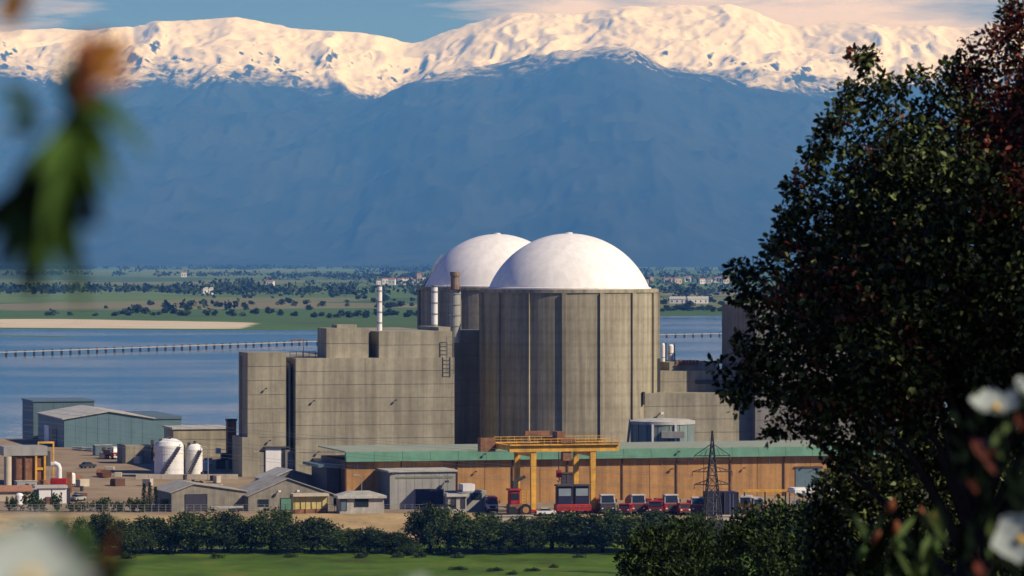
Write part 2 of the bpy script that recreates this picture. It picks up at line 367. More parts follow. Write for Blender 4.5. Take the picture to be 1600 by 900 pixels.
# ---------------------------------------------------------------- mountains
MY0, MY1, MYC = 25000., 47000., 42000.
ridge_px = np.array([(-900,70),(-500,62),(-200,50),(0,52),(30,48),(90,45),(150,47),(200,42),(240,34),(290,33),(330,30),(370,27),(420,37),(460,45),(520,50),(560,51),(600,58),(635,65),(662,61),(690,50),(712,44),(735,38),(762,30),(800,21),(850,22),(905,23),(940,15),(985,10),(1020,12),(1060,7),(1100,10),(1140,7),(1175,16),(1200,27),(1240,42),(1290,37),(1340,36),(1390,42),(1440,40),(1500,44),(1600,40),(1800,52),(2100,45),(2500,70)], float)
snow_px = np.array([(-900,110),(0,98),(60,112),(200,120),(255,104),(310,126),(400,113),(470,129),(530,131),(590,149),(640,126),(680,131),(740,120),(830,113),(930,106),(1050,112),(1130,126),(1200,139),(1260,136),(1310,131),(1400,128),(1600,122),(2500,120)], float)
spur_px = np.array([(300,178),(480,168),(560,158),(600,150),(650,127),(700,116),(760,112),(820,100),(870,86),(915,78),(950,77),(985,84),(1030,98),(1080,112),(1130,124),(1200,142),(1290,160),(1500,190)], float)
mxs = np.arange(-9500, 9501, 22.); mys = np.concatenate([np.arange(MY0, 34000, 90), np.arange(34000, 43000, 36), np.arange(43000, MY1+1, 200)])
MYg, MXg = np.meshgrid(mys, mxs, indexing='ij')
def prof(tab, Yref): return np.interp(MXg, Xat(tab[:,0], Yref), CAMZ+(HZ-tab[:,1])/FPX*Yref)
Hc = prof(ridge_px, MYC)
t = np.clip((MYg-MY0-900)/(MYC-MY0-900), 0, 1)
warp = (fbm(MXg/2500, MYg/2500, 3)-.5)*1800
shape = .62*t**1.35+.38*t**3.2
h = Hc*shape
rg = ridged((MXg+warp)/1900+4, MYg/5200+warp/9000, 6)
h = h + (rg-.5)*620*np.clip(t*(1.02-t)*3.2, 0, 1) 
Zs = prof(spur_px, 36500.)
spur = Zs - np.abs(MYg-36500-(fbm(MXg/900, MYg*0, 3)-.5)*900)*np.where(MYg < 36500, .17, .30) + (ridged(MXg/700+9, MYg/1500, 5)-.62)*230*sst(0, 900, np.abs(MYg-36500))
kk = 120.
h = kk*np.logaddexp(h/kk, spur/kk)
def sharp(x, y, o=6, gain=.52):
    s = 0; a = 1; tt = 0
    for k in range(o): s = s+a*(1-np.abs(2*vn(x+31.7*k, y+5.3*k)-1)); tt += a; a *= gain; x = x*2.11; y = y*2.03
    return s/tt
w2 = (fbm(MXg/1100+7, MYg/1100, 3)-.5)*900
gul = sharp((MXg+w2)/760+3, (MYg+w2*.6)/2300, 6)
h = h + (gul-.55)*330*sst(.40, .88, t)*(1-.55*sst(.93, 1.0, t)) + (sharp(MXg/240, MYg/330, 4)-.5)*42*sst(.45, .9, t) + (fbm(MXg/70, MYg/70, 3)-.5)*16*sst(.1, .6, t)
h = h + (sharp((MXg+w2)/1500+8, MYg/4200, 5)-.5)*130*sst(.06, .3, t)*(1-sst(.5, .75, t))
back = np.clip((MYg-MYC)/(MY1-MYC), 0, 1); 
h = np.where(MYg > MYC, np.minimum(h, Hc - 1500*back), h)
# keep the crest line at its measured height
h = np.minimum(h, Hc*(MYg/MYC)*1.0 + 10*(fbm(MXg/90, MYg/90, 3)-.3)*2)
h = np.where(MYg < MY0+900, -30+30*(MYg-MY0)/900, h)
h = h*1.0 - 14*(1-sst(0, .05, t))
gy, gx = np.gradient(h, mys, mxs)
slope = np.sqrt(gx**2+gy**2)
Sline = np.interp(800+MXg/MYg*FPX, snow_px[:,0], CAMZ+(HZ-snow_px[:,1])/FPX*39300.)
snow = (h - Sline + (fbm(MXg/420, MYg/420, 6, .62)-.5)*380)/170.
rock = sst(.60, .98, slope + (fbm(MXg/110+50, MYg/110, 5, .65)-.5)*1.1)*sst(.34, .50, fbm(MXg/1300+5, MYg/1300, 3))
snowv = np.clip(snow*.5+.5, -1, 2) - rock*1.1
nr, nc = MXg.shape; idx = np.arange(nr*nc).reshape(nr, nc)
Q = np.stack([idx[:-1,:-1], idx[:-1,1:], idx[1:,1:], idx[1:,:-1]], -1).reshape(-1, 4)
def mountain_material():
    m = bpy.data.materials.new('mountain'); m.use_nodes = True; nt = m.node_tree; n = nt.nodes; l = nt.links
    p = n['Principled BSDF']; p.inputs['Roughness'].default_value = .9; p.inputs['Specular IOR Level'].default_value = .05
    tc = n.new('ShaderNodeTexCoord'); a = n.new('ShaderNodeAttribute'); a.attribute_name = 'snow'
    z = n.new('ShaderNodeTexNoise'); z.inputs['Scale'].default_value = 1/120.; z.inputs['Detail'].default_value = 9; z.inputs['Roughness'].default_value = .78; l.new(tc.outputs['Object'], z.inputs['Vector'])
    s = n.new('ShaderNodeMath'); s.operation = 'MULTIPLY_ADD'; s.inputs[1].default_value = 2.3; l.new(z.outputs['Fac'], s.inputs[0]); l.new(a.outputs['Fac'], s.inputs[2])
    r = n.new('ShaderNodeMapRange'); r.inputs['From Min'].default_value = 1.35; r.inputs['From Max'].default_value = 2.05; l.new(s.outputs[0], r.inputs['Value'])
    z2 = n.new('ShaderNodeTexNoise'); z2.inputs['Scale'].default_value = 1/700.; z2.inputs['Detail'].default_value = 8; l.new(tc.outputs['Object'], z2.inputs['Vector'])
    f = n.new('ShaderNodeValToRGB'); e = f.color_ramp.elements; e[0].position = .35; e[0].color = (.014,.022,.016, 1); e[1].position = .66; e[1].color = (.032,.040,.030, 1)
    l.new(z2.outputs['Fac'], f.inputs['Fac'])
    x = n.new('ShaderNodeMixRGB'); l.new(r.outputs['Result'], x.inputs['Fac']); l.new(f.outputs['Color'], x.inputs['Color1']); x.inputs['Color2'].default_value = (.88,.85,.86,1)
    l.new(x.outputs['Color'], p.inputs['Base Color']); return m
mountains = np_mesh('mountain_range', np.stack([MXg, MYg, h], -1).reshape(-1, 3), Q, mountain_material(), smooth=True); tag(mountains, kind='structure')
attr(mountains, 'snow', snowv)

# ================================================================ the power station
def courses(fr_parent, x0, x1, y0, y1, z0, z1, m, step=3.3, proud=.07, gap=.13, core=None):
    """a poured block: core plus one lift of concrete after another with recessed joints"""
    MB().box(x0+proud, x1-proud, y0+proud, y1-proud, z0, z1-.05).done('core', core or MCD, fr_parent)
    n = max(1, round((z1-z0)/step)); hgt = (z1-z0)/n
    for i in range(n):
        MB().box(x0, x1, y0, y1, z0+i*hgt+(gap if i else 0), z0+(i+1)*hgt).done('wall_course', m, fr_parent)
def wall_lamp(parent, x, y, z, s=1.0, m=None):
    b = MB().box(x-.12*s, x+.12*s, y-1.3*s, y+.05, z, z+.12*s); b.box(x-.35*s, x+.35*s, y-1.5*s, y-.9*s, z-.25*s, z+.25*s)
    return b.done('wall_lamp', m or MDSTEEL, parent)

# ---- the two reactor containments
def containment(label, cx, cy, R0, ztop, rdome, hdome):
    t = thing('reactor_containment', label, 'containment', (cx, cy, 0), 0, 'reactor containments')
    z0 = -.5
    MB().lathe([(R0-.55, z0), (R0-.55, ztop-.3)], 90).done('core', MCD, t)
    npan = 15; off = R(-90-3.7)
    pan = None
    for i in range(npan):
        if pan is None:
            b = MB(); segs = 7; a0, a1 = R(.55), R(24-.55); vs = []; fs = []
            for k in range(segs+1):
                a = a0+(a1-a0)*k/segs; c, s = math.cos(a), math.sin(a)
                vs += [(R0*c, R0*s, z0), (R0*c, R0*s, ztop-.9), ((R0-.75)*c, (R0-.75)*s, ztop-.9), ((R0-.75)*c, (R0-.75)*s, z0)]
            for k in range(segs):
                q = 4*k; fs += [(q,q+4,q+5,q+1),(q+1,q+5,q+6,q+2)]
            fs += [(0,1,2,3), (4*segs+3,4*segs+2,4*segs+1,4*segs)]
            o = b.add(vs, fs).done('wall_panel', MC2, t); pan = o
        else:
            o = pan.copy(); link(o, t)
        o.rotation_euler = (0, 0, off+R(24*i))
    rib = None
    for i in range(npan):
        if rib is None:
            o = MB().box(R0-.6, R0+.55, -.55, .55, z0, ztop-.95).done('rib', MC2, t); rib = o
        else: o = rib.copy(); link(o, t)
        o.rotation_euler = (0, 0, off+R(24*i))
    MB().lathe([(R0-2.6, ztop-1.4), (R0+.25, ztop-.9), (R0+.25, ztop), (R0-2.6, ztop)], 90).done('rim', MC2, t)
    rc = (rdome**2+hdome**2)/(2*hdome); am = math.asin(rdome/rc); zc = ztop+hdome-rc
    if hdome > rdome: am = math.pi-am
    prof_ = [(rc*math.sin(am*(1-k/22)), zc+rc*math.cos(am*(1-k/22))) for k in range(22)] + [(.05, ztop+hdome)]
    prof_ = [(rdome+.0, ztop-1.0)] + prof_
    d = MB().lathe(prof_, 90).done('dome', MDOME, t, smooth=True)
    MB().lathe([(rdome+.35, ztop-.5), (rdome+.35, ztop+.35), (rdome-.2, ztop+.45)], 90, cap=False).done('dome_ring', MDOME, d)
    MB().lathe([(.9, ztop+hdome-.15), (.9, ztop+hdome+.25), (.1, ztop+hdome+.35)], 16).done('dome_cap', MDOME, d)
    return t
CX1, CY1 = Xat(889, 1060), 1060.
c1 = containment('cylindrical concrete containment with complete white dome and vertical ribs', CX1, CY1, 22.6, 45.3, 20.55, 14.1)
c2 = containment('rear concrete containment whose white dome is partly hidden by another dome', Xat(777, 1186), 1186., 22.6, 45.0, 20.55, 15.0)
# access ladder on the flank of the rear dome
lad = MB()
for s in (-.4, .4):
    lad.tube([(-20.9+s*.3, -6+s, 45), (-17.6+s*.3, -6+s, 51.5), (-15.4+s*.3, -5.2+s, 54.3)], .12, 5)
for k in range(10):
    a = k/9; lad.bar((-20.9+3.3*a, -6.4, 45+6.5*a), (-20.9+3.3*a, -5.6, 45+6.5*a), .1)
lad.done('dome_ladder', MSTEEL, c2)

# ---- the left concrete block (turbine hall)
F = Fr(462, 1015)
tb = thing('concrete_hall', 'windowless stepped concrete hall with dark vertical shafts left of the domes', 'building', F.loc(), F.r)
xB = F.x(710); zB = F.z(560, 0, 0); yA = 1.2
courses(tb, 0, xB, 0, 62, -1, zB, MC)
xS = F.x(447, yA); xA = F.x(387, yA); zA = F.z(551, xA, yA); yA2 = F.y(373, xA)
courses(tb, xA, xS, yA, yA2, -1, zA, MC)
courses(tb, xS+.02, -.02, 7, yA2-1, -1, zB-.8, MC)          # back of the deep shaft between the two blocks
y2 = .5; x592 = F.x(592, y2); x715 = xB+.5; zC2 = F.z(518, x592, y2)
y1 = 2.2; x577 = F.x(576, y1); x510 = F.x(510, y1); zC1 = F.z(513, x510, y1)
courses(tb, x592, xB-.4, y2, 58, zB-.4, zC2, MC)
courses(tb, x510, x577, y1, F.y(496, x510), zB-.4, zC1, MC)
courses(tb, x577+.02, x592-.02, 9, 30, zB-.4, zC1-.6, MC)
# parapet strips and roof boxes
MB().box(x592+20, xB-2, 8, 30, zC2-.1, zC2+.9).done('roof_box', MC, tb)
MB().box(x510+4, x510+9, y1+6, y1+12, zC1-.1, zC1+.8).done('roof_box', MC, tb)
# dark shafts / louvre columns standing against the left faces
for (px, yy, xx) in ((0, 0, 0),):
    pass
MB().box(xS*.5-.2, xS*.5+.2, 2.2, 7.1, -1, zB-1.2).done('shaft_pier', MC, tb)
MB().box(xA-.7, xA-.06, yA+7, yA+7.6, -1, zA-1).done('shaft_pier', MC, tb)
# lower annexes, pale doors, dark door recess
MB().box(F.x(415, yA-.2), F.x(439, yA-.2), yA-.35, yA+.3, -1, F.z(700, xA, yA)).done('pale_door', MWHITE, tb)
MB().box(F.x(412, yA-.2), F.x(452, yA-.2), yA-.9, yA+.3, F.z(700, xA, yA), F.z(698, xA, yA)).done('door_canopy', MDSTEEL, tb)
MB().box(xS-.4, -.3, .3, 6.5, -1, F.z(703, 0, 0)).done('entrance_annex', MCD, tb)
MB().box(-.25, .7, -1.1, .4, -1, F.z(697, 0, 0)).done('annex_pier', MC, tb)
MB().box(xA-1.5, xA+2.6, yA-.8, yA+12, -1, F.z(683, xA, yA)).done('corner_annex', MC, tb)
xd = F.x(491, -.3); xd2 = F.x(518, -.3)
MB().box(xd, xd2, -.35, .3, -1, F.z(719, xd, 0)).done('pale_door', MWHITE, tb)
MB().box(xd-.4, xd2+.4, -1.1, .3, F.z(719, xd, 0), F.z(716, xd, 0)).done('door_canopy', MDSTEEL, tb)
for px, py, yy in ((415, 607, yA), (490, 626, 0), (618, 625, 0), (421, 688, yA), (497, 706, 0)):
    wall_lamp(tb, F.x(px, yy), yy, F.z(py, F.x(px, yy), yy), .62)
# ladder cage near the right end
cg = MB(); xc = F.x(703, -.5)
for dx in (-.9, .9):
    cg.box(xc+dx-.08, xc+dx+.08, -.75, -.6, zB-4, zB+5)
for k in range(10): cg.box(xc-.9, xc+.9, -.73, -.63, zB-4+k, zB-3.9+k)
cg.done('wall_ladder', MCD, tb)
# rusty davit crane on the lower roof
xr, yr = F.x(548, 7), 7.0
wx, wy = F.w(xr, yr)
dv = thing('roof_davit', 'small rusty davit hoist on the roof of the concrete hall', 'hoist', (wx, wy, zB-.05), F.r)
MB().cbox(-1.6, 0, 0, .5, .5, 2.9).done('post', MRUST, dv); MB().cbox(.6, 0, 0, .5, .5, 2.9).done('post', MRUST, dv)
MB().box(-3.4, 1.3, -.2, .2, 2.7, 3.2).done('jib', MRUST, dv)
MB().cbox(-3.0, 0, 1.9, .9, .8, .8).done('hoist_motor', MDSTEEL, dv)
MB().cbox(.2, 0, 0, 2.4, .9, .5).done('base', MRUST, dv)
# roof railing at the far left corner
xr, yr = F.x(478, y1+5), y1+5
wx, wy = F.w(xr, yr)
rl = thing('roof_railing', 'thin dark railing with a lamp at the left roof edge of the hall', 'railing', (wx, wy, zB-.2), F.r)
rb = MB()
for k in range(5): rb.cbox(-4+k*1.6, 0, 0, .12, .12, 1.7)
rb.box(-4.1, 2.5, -.06, .06, 1.6, 1.72).box(-4.1, 2.5, -.06, .06, .8, .9).done('rails', MDSTEEL, rl)
MB().cbox(-.6, 0, .1, .14, .14, 4.4).box(-3.8, -.4, -.15, .15, 4.4, 4.7).done('lamp_arm', MRUST, rl)
# ---- link between the hall and the containment
lk = thing('link_building', 'shaded recessed concrete block between the stepped hall and the domes', 'building', F.loc(), F.r)
courses(lk, xB+.1, xB+26, 44, 61.5, -1, F.z(517, xB, 44), MC)
# ---- stacks on the roof
MFLUE = mat('grey_brown_flue', (.24,.17,.13), .7, .25, .8, streak=.3)
def stack(label, px, ytop, ybot, wpx, Y, mode):
    z0 = Zat(ybot, Y)-3; z1 = Zat(ytop, Y); r = wpx/2/FPX*Y
    t = thing('vent_stack', label, 'stack', (Xat(px, Y), Y, z0), 0, 'vent stacks')
    H = z1-z0
    MB().lathe([(r, 0), (r, H)], 20).done('shaft', MWHITE if mode != 2 else MGREY, t, smooth=False)
    n = 5
    for k in range(n): MB().lathe([(r*1.12, H*(k+.6)/n-.18), (r*1.12, H*(k+.6)/n+.18)], 20).done('band', MSTEEL, t)
    if mode == 2:
        MB().lathe([(r*.8, H-.1), (r*.8, H+3.4), (r*.95, H+3.4), (r*.95, H+4.4)], 16).done('flue', MFLUE, t)
        MB().box(-r*1.3, r*1.3, -r*1.3, r*1.3, H-.25, H).done('platform', MDSTEEL, t)
        rr = MB()
        for a in range(8):
            c, s = math.cos(a*math.pi/4)*r*1.35, math.sin(a*math.pi/4)*r*1.35; rr.tube([(c, s, H), (c, s, H+1.1)], .05, 4)
        rr.done('guard_rail', MRUST, t)
    else:
        MB().lathe([(r*.8, H), (r*.8, H+.3), (r*1.15, H+.3), (r*1.15, H+.5)], 20).done('cap', MSTEEL, t)
stack('slender white vent stack standing alone on the hall roof', 593, 448, 512, 8, 1032, 0)
stack('white vent stack beside the brown-topped flue', 679, 449, 517, 10, 1045, 1)
stack('thick grey flue with brown top and platform before the rear dome', 711, 452, 517, 17, 1050, 2)

# ---- concrete annex right of the front containment
F = Fr(1000, 1047)
ax = thing('concrete_annex', 'stepped concrete annex right of the ribbed containment', 'building', F.loc(), F.r)
zD = F.z(615, 0, 0); xD = F.x(1300)
courses(ax, 0, xD, 0, 40, -1, zD, MC)
xe0, xe1 = F.x(1021, 9), F.x(1150, 9)
courses(ax, xe0, xe1, 9, 36, zD-.3, F.z(580, xe0, 9), MC)
xe2, xe3 = F.x(1046, 13), F.x(1120, 13)
courses(ax, xe2, xe3, 13, 34, F.z(580, xe0, 9)-.3, F.z(566, xe2, 13), MC)
MB().box(F.x(1088, 8), F.x(1122, 8), 7.4, 9.2, F.z(600, xe0, 9), F.z(594, xe0, 9)).done('dark_canopy', MDSTEEL, ax)
MB().box(F.x(1003, -.2), F.x(1006, -.2), -1.2, .2, F.z(632, 0, 0), F.z(612, 0, 0)).done('corner_duct', MDSTEEL, ax)
MB().box(F.x(1027, 8.9), F.x(1031, 8.9), 8.4, 9.2, F.z(612, xe0, 9), F.z(560, xe0, 9)).done('service_duct', MDSTEEL, ax)
st = MB()
for k in range(7): st.box(F.x(1058, 12)+k*.9, F.x(1058, 12)+k*.9+.5, 12.6, 13.2, F.z(570, xe2, 13), F.z(563, xe2, 13))
st.box(F.x(1056, 12), F.x(1084, 12), 12.5, 12.62, F.z(570, xe2, 13)-.2, F.z(569, xe2, 13)).done('roof_vents', MRUST, ax)
wall_lamp(ax, F.x(1032), 0, F.z(645, 10, 0), 1.1, MWHITE)
def roof_tank(label, px, y0, y1, wpx, Y):
    z0 = Zat(y1, Y); r = wpx/2/FPX*Y
    t = thing('roof_tank', label, 'tank', (Xat(px, Y), Y, z0), 0, 'white roof tanks')
    H = Zat(y0, Y)-z0
    MB().lathe([(r, 0), (r, H*.93), (r*.6, H)], 20).done('shell', MWHITE, t)
    MB().lathe([(r*1.08, H*.5), (r*1.08, H*.5+.2)], 20).done('band', MSTEEL, t)
    MB().cbox(r+.25, 0, 0, .3, .3, H).done('pipe', MDSTEEL, t)
zt = 566
roof_tank('white upright tank on the annex roof, wider of two', 1048, 538, 567, 9, 1076)
roof_tank('slim white upright tank on the annex roof touching the containment', 1036, 536, 582, 6, 1070)

# ---- tall building behind the tree, its side's shade put into a darker concrete
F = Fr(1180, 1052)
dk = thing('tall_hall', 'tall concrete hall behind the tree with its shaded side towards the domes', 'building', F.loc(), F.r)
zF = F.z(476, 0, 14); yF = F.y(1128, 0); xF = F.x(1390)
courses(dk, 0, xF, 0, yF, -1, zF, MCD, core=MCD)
wl = thing('low_hall', 'low grey concrete hall past the end of the green roofed hall', 'building', Fr(1400, 985).loc(), A15)
F2 = Fr(1400, 985)
courses(wl, 0, F2.x(1560), 0, 26, -1, F2.z(655), MC)
for k in range(4):
    MB().box(3+k*6, 6.2+k*6, -.12, .2, 4, 8).done('window', MGLASS, wl)

# ---- round steel tank between the green hall and the annex
tY = 1006; tr = 50/FPX*tY
tk = thing('round_tank', 'wide round grey-green steel tank with pale rim behind the green roof', 'tank', (Xat(1035, tY), tY, 0), 0)
zt = Zat(657, tY-tr)
for i in range(18):
    a0, a1 = 2*math.pi*i/18+.012, 2*math.pi*(i+1)/18-.012; vs = []; fs = []
    for k in range(4):
        a = a0+(a1-a0)*k/3
        for (r, z) in ((tr, -.5), (tr, zt-1.1), (tr-.2, zt-1.1), (tr-.2, -.5)): vs.append((r*math.cos(a), r*math.sin(a), z))
    for k in range(3): q = 4*k; fs += [(q,q+4,q+5,q+1)]
    MB().add(vs, fs+[(0,1,2,3),(12,15,14,13)]).done('shell_plate', MTANK, tk)
MB().lathe([(tr-.15, -.5), (tr-.15, zt-.5)], 54).done('inner_shell', MDSTEEL, tk)
MB().lathe([(tr+.2, zt-1.1), (tr+.2, zt-.35), (tr-1.2, zt), (.1, zt+.35)], 54).done('roof', MROOFP, tk)
MB().tube([(-tr-1.6, -2, 0), (-tr-.1, -2, zt)], .35, 6).done('stair_stringer', MSTEEL, tk)
for a in (-1.9, -1.2): MB().cbox(tr*math.cos(a)*1.04, tr*math.sin(a)*1.04, 0, .5, .5, zt-1).done('pipe', MWHITE, tk)
MB().box(-.5, 5, -tr-.8, -tr+.5, zt-4.2, zt-2.6).done('valve_gallery', MGREY, tk)

# ---- the long green-roofed hall
F = Fr(540, 930, z=-2.4)
gh = thing('green_roof_hall', 'long ochre hall with green fascia roof behind the gantry crane', 'building', F.loc(), F.r)
LH = F.x(1392); zb = F.z(721.5); zt = F.z(706.5)
DEP = 27
MB().box(.3, LH-.3, .9, DEP, -.6, zb+.2).done('core', MBROWN, gh)
nb = 20; bw = LH/nb
for i in range(nb):
    x0, x1 = i*bw, (i+1)*bw
    MB().box(x0+.06, x1-.06, .72, .96, -.6, zb+.1).done('wall_panel', MORANGE, gh)
    b = MB().prismx([(-.75, zb), (-.68, zb-.02), (.9, zb+.05), (.9, zt), (-.35, zt)], x0+.03, x1-.03)
    b.done('fascia_panel', MGREEN, gh)
for i in range(nb//2+1):
    x = min(max(i*2*bw, .2), LH-.2)
    MB().box(x-.14, x+.14, .42, .8, -.6, zb+.12).done('column', MBROWN, gh)
for i in range(nb):
    MB().box((i+.45)*bw-.08, (i+.45)*bw+.08, .5, .75, zb-1.6, zb+.1).done('downpipe', MSTEEL, gh)
MB().box(-.2, LH+.2, -.30, DEP+.6, zt-.02, zt+.22).done('roof', MROOFG, gh)
for px in (1060, 757): 
    xx = F.x(px, -.6); wall_lamp(gh, xx, -.55, zb+1.4, .6)
for px in (665, 743, 1048, 1050, 1162, 1253): 
    xx = F.x(px, .7); wall_lamp(gh, xx, .7, zb-2.6, .55)
for px0, px1, py0, py1 in ((1243, 1283, 741, 790), (878, 896, 745, 800), (640, 660, 750, 800)):
    d = MB().box(F.x(px0, .6), F.x(px1, .6), .55, .75, -.5, F.z(py0)).done('roller_door', MTEALD if px0 > 1000 else MDOOR, gh)
    MB().box(F.x(px0, .6)-.25, F.x(px1, .6)+.25, .35, .62, F.z(py0), F.z(py0)+.35).done('lintel', MBROWN, d)
MB().box(-3.0, -.1, 6, 22, -.6, zb-1.5).done('side_annex', MDOOR, gh)
MB().box(-5.0, 1.0, 5.6, 22.4, zb-1.5, zb-.9).done('annex_roof', MTEALD, gh)

# ---- yellow gantry crane
F = Fr(833, 905, z=-2.55)
gc = thing('gantry_crane', 'yellow four-legged gantry crane in front of the long hall', 'crane', F.loc(), F.r)
xr = F.x(926); dp = F.y(808, 0); zg0, zg1 = F.z(706), F.z(694)
xl0, xr0 = F.x(795), F.x(966)
for yy in (0, dp):
    for xx in (0, xr):
        leg = MB().add([(xx-.5,yy-.4,.9),(xx+.5,yy-.4,.9),(xx+.5,yy+.4,.9),(xx-.5,yy+.4,.9),(xx-.62,yy-.5,zg0),(xx+.62,yy-.5,zg0),(xx+.62,yy+.5,zg0),(xx-.62,yy+.5,zg0)],
                       [(0,3,2,1),(4,5,6,7),(0,1,5,4),(1,2,6,5),(2,3,7,6),(3,0,4,7)]).done('leg', MYEL, gc)
        MB().box(xx-1.3, xx+1.3, yy-.7, yy+.7, .35, .95).done('bogie', MRED, leg)
        w_ = MB()
        for d in (-.8, .8): w_.tube([(xx+d, yy-.3, .38), (xx+d, yy+.3, .38)], .38, 12)
        w_.done('wheel', MDSTEEL, leg)
    MB().box(xl0, xr0, yy-.7, yy+.7, zg0, zg1).done('girder', MYEL, gc)
    MB().box(xl0, xr0, yy-.12, yy+.12, zg1+.004, zg1+.18).done('rail', MDSTEEL, gc)
    rl = MB(); n = 16
    for k in range(n+1):
        x = xl0+(xr0-xl0)*k/n; rl.cbox(x, yy-.85, zg1-.1, .1, .1, 1.2)
    rl.box(xl0, xr0, yy-.9, yy-.8, zg1+1.05, zg1+1.18).box(xl0, xr0, yy-.9, yy-.8, zg1+.5, zg1+.6)
    rl.box(xl0, xr0, yy-1.3, yy-.72, zg1-.25, zg1-.1).done('walkway_rail', MYEL, gc)
for xx in (0, xr):
    MB().box(xx-.35, xx+.35, .45, dp-.45, zg0-1.1, zg0-.1).done('sill_beam', MYEL, gc)
    MB().box(xx-.3, xx+.3, .6, dp-.6, 1.0, 1.6).done('tie_beam', MYEL, gc)
for xx in (xl0+.6, xr0-.6): MB().box(xx-.5, xx+.5, .71, dp-.71, zg0+.3, zg1-.2).done('end_beam', MYEL, gc)
xt = F.x(886)
tr_ = MB().box(xt-1.6, xt+1.6, -.9, dp+.9, zg1+.2, zg1+1.1).done('trolley', MRUST, gc)
MB().box(xt-.9, xt+.9, dp*.35, dp*.65, zg1+1.1, zg1+2.4).done('hoist_drum', MRUST, tr_)
MB().box(xt-1.0, xt+.9, -.4, 1.6, zg0-2.0, zg0-.02).done('operator_cab', MRUST, gc)
xk = F.x(862)
MB().box(F.x(845), F.x(884), dp-.5, dp+.5, zg1+1.3, zg1+2.3).done('cable_chain', MRUST, gc)
MB().box(xl0-3.4, xl0-.02, dp-2.2, dp+.4, zg0-.4, zg1+.9).done('counter_platform', MRUST, gc)
MB().tube([(xt, dp/2, zg1+.2), (xt, dp/2, zg0-4.5)], .12, 5).done('hoist_rope', MDSTEEL, gc)
hk = MB().cbox(xt, dp/2, zg0-6, 1.0, .8, 1.6); hk.tube([(xt, dp/2, zg0-6), (xt+.3, dp/2, zg0-6.6), (xt, dp/2, zg0-7), (xt-.35, dp/2, zg0-6.7)], .14, 6); hk.done('hook_block', MRED, gc)

# ---- lattice pylon
pY = 800.; pX = Xat(1113, pY); pz = g1(pX, pY)
py_ = thing('lattice_pylon', 'slim dark lattice pylon with three crossarm pairs before the ochre hall', 'pylon', (pX, pY, pz-.3), R(8))
H = Zat(673, pY)-pz+.3
def hw(z): 
    f = z/H
    return 2.3*(1-f)**1.15+.55*(1-f)+.06
lv = [0, .13, .25, .36, .46, .55, .63, .70, .765, .82, .87, .915, .96, 1.0]
for sx in (-1, 1):
    for sy in (-1, 1):
        MB().tube([(sx*hw(f*H), sy*hw(f*H), f*H) for f in lv], .11, 4).done('leg', MDSTEEL, py_)
br = MB()
for k in range(len(lv)-1):
    z0, z1 = lv[k]*H, lv[k+1]*H; a, b = hw(z0), hw(z1)
    for (p, q) in (((-1,-1),(1,-1)), ((1,-1),(1,1)), ((1,1),(-1,1)), ((-1,1),(-1,-1))):
        br.bar((p[0]*a,p[1]*a,z0), (q[0]*b,q[1]*b,z1), .09); br.bar((q[0]*a,q[1]*a,z0), (p[0]*b,p[1]*b,z1), .09)
        br.bar((p[0]*b,p[1]*b,z1), (q[0]*b,q[1]*b,z1), .09)
br.done('bracing', MDSTEEL, py_)
for yy_, half in ((712, 3.5), (737, 3.9), (757, 3.5)):
    z = Zat(yy_, pY)-pz+.3
    for s in (-1, 1):
        c = MB(); a = hw(z)
        c.bar((s*a*.9, -a*.6, z), (s*half, 0, z), .12); c.bar((s*a*.9, a*.6, z), (s*half, 0, z), .12); c.bar((s*a*.6, 0, z+1.0 if yy_ != 712 else z+2.2), (s*half, 0, z+.05), .12)
        for k in (1, 2): c.bar((s*(a+(half-a)*k/3), 0, z), (s*(a+(half-a)*(k-.5)/3), 0, z+(1.0-.33*k)*(1 if yy_ != 712 else 2)), .08)
        arm = c.done('crossarm', MDSTEEL, py_)
        MB().tube([(s*half, 0, z), (s*half, 0, z-.9)], .11, 6).done('insulator', MRUST, arm)

# a second pylon of the same line stands left of the view; cables run between them
pl2 = copy_tree(py_); qX, qY = Xat(-170, 905), 905.
pl2.location = (qX, qY, g1(qX, qY)+4.0); pl2['label'] = 'lattice pylon of the same line standing left of the yard'
MB().box(-3.2, 3.2, -3.2, 3.2, -6, .35).done('footing', MTAN, pl2)
for yy_, half in ((712, 3.5), (737, 3.9), (757, 3.5)):
    z = Zat(yy_, pY)-pz+.3
    for s, side in ((-1, 'near'), (1, 'far')):
        p0 = np.array([pX+s*half*math.cos(R(8)), pY+s*half*math.sin(R(8)), pz-.3+z-.9]); p1 = np.array([qX+s*half*math.cos(R(8)), qY+s*half*math.sin(R(8)), pl2.location[2]+z-.9])
        cb_ = MB().tube([p0+(p1-p0)*k/24+np.array([0, 0, -2.2*4*(k/24)*(1-k/24)]) for k in range(25)], .024, 4).done('power_cable', MSTEEL)
        tag(cb_, 'thin grey power cable strung between two lattice pylons', 'cable', 'power cables')
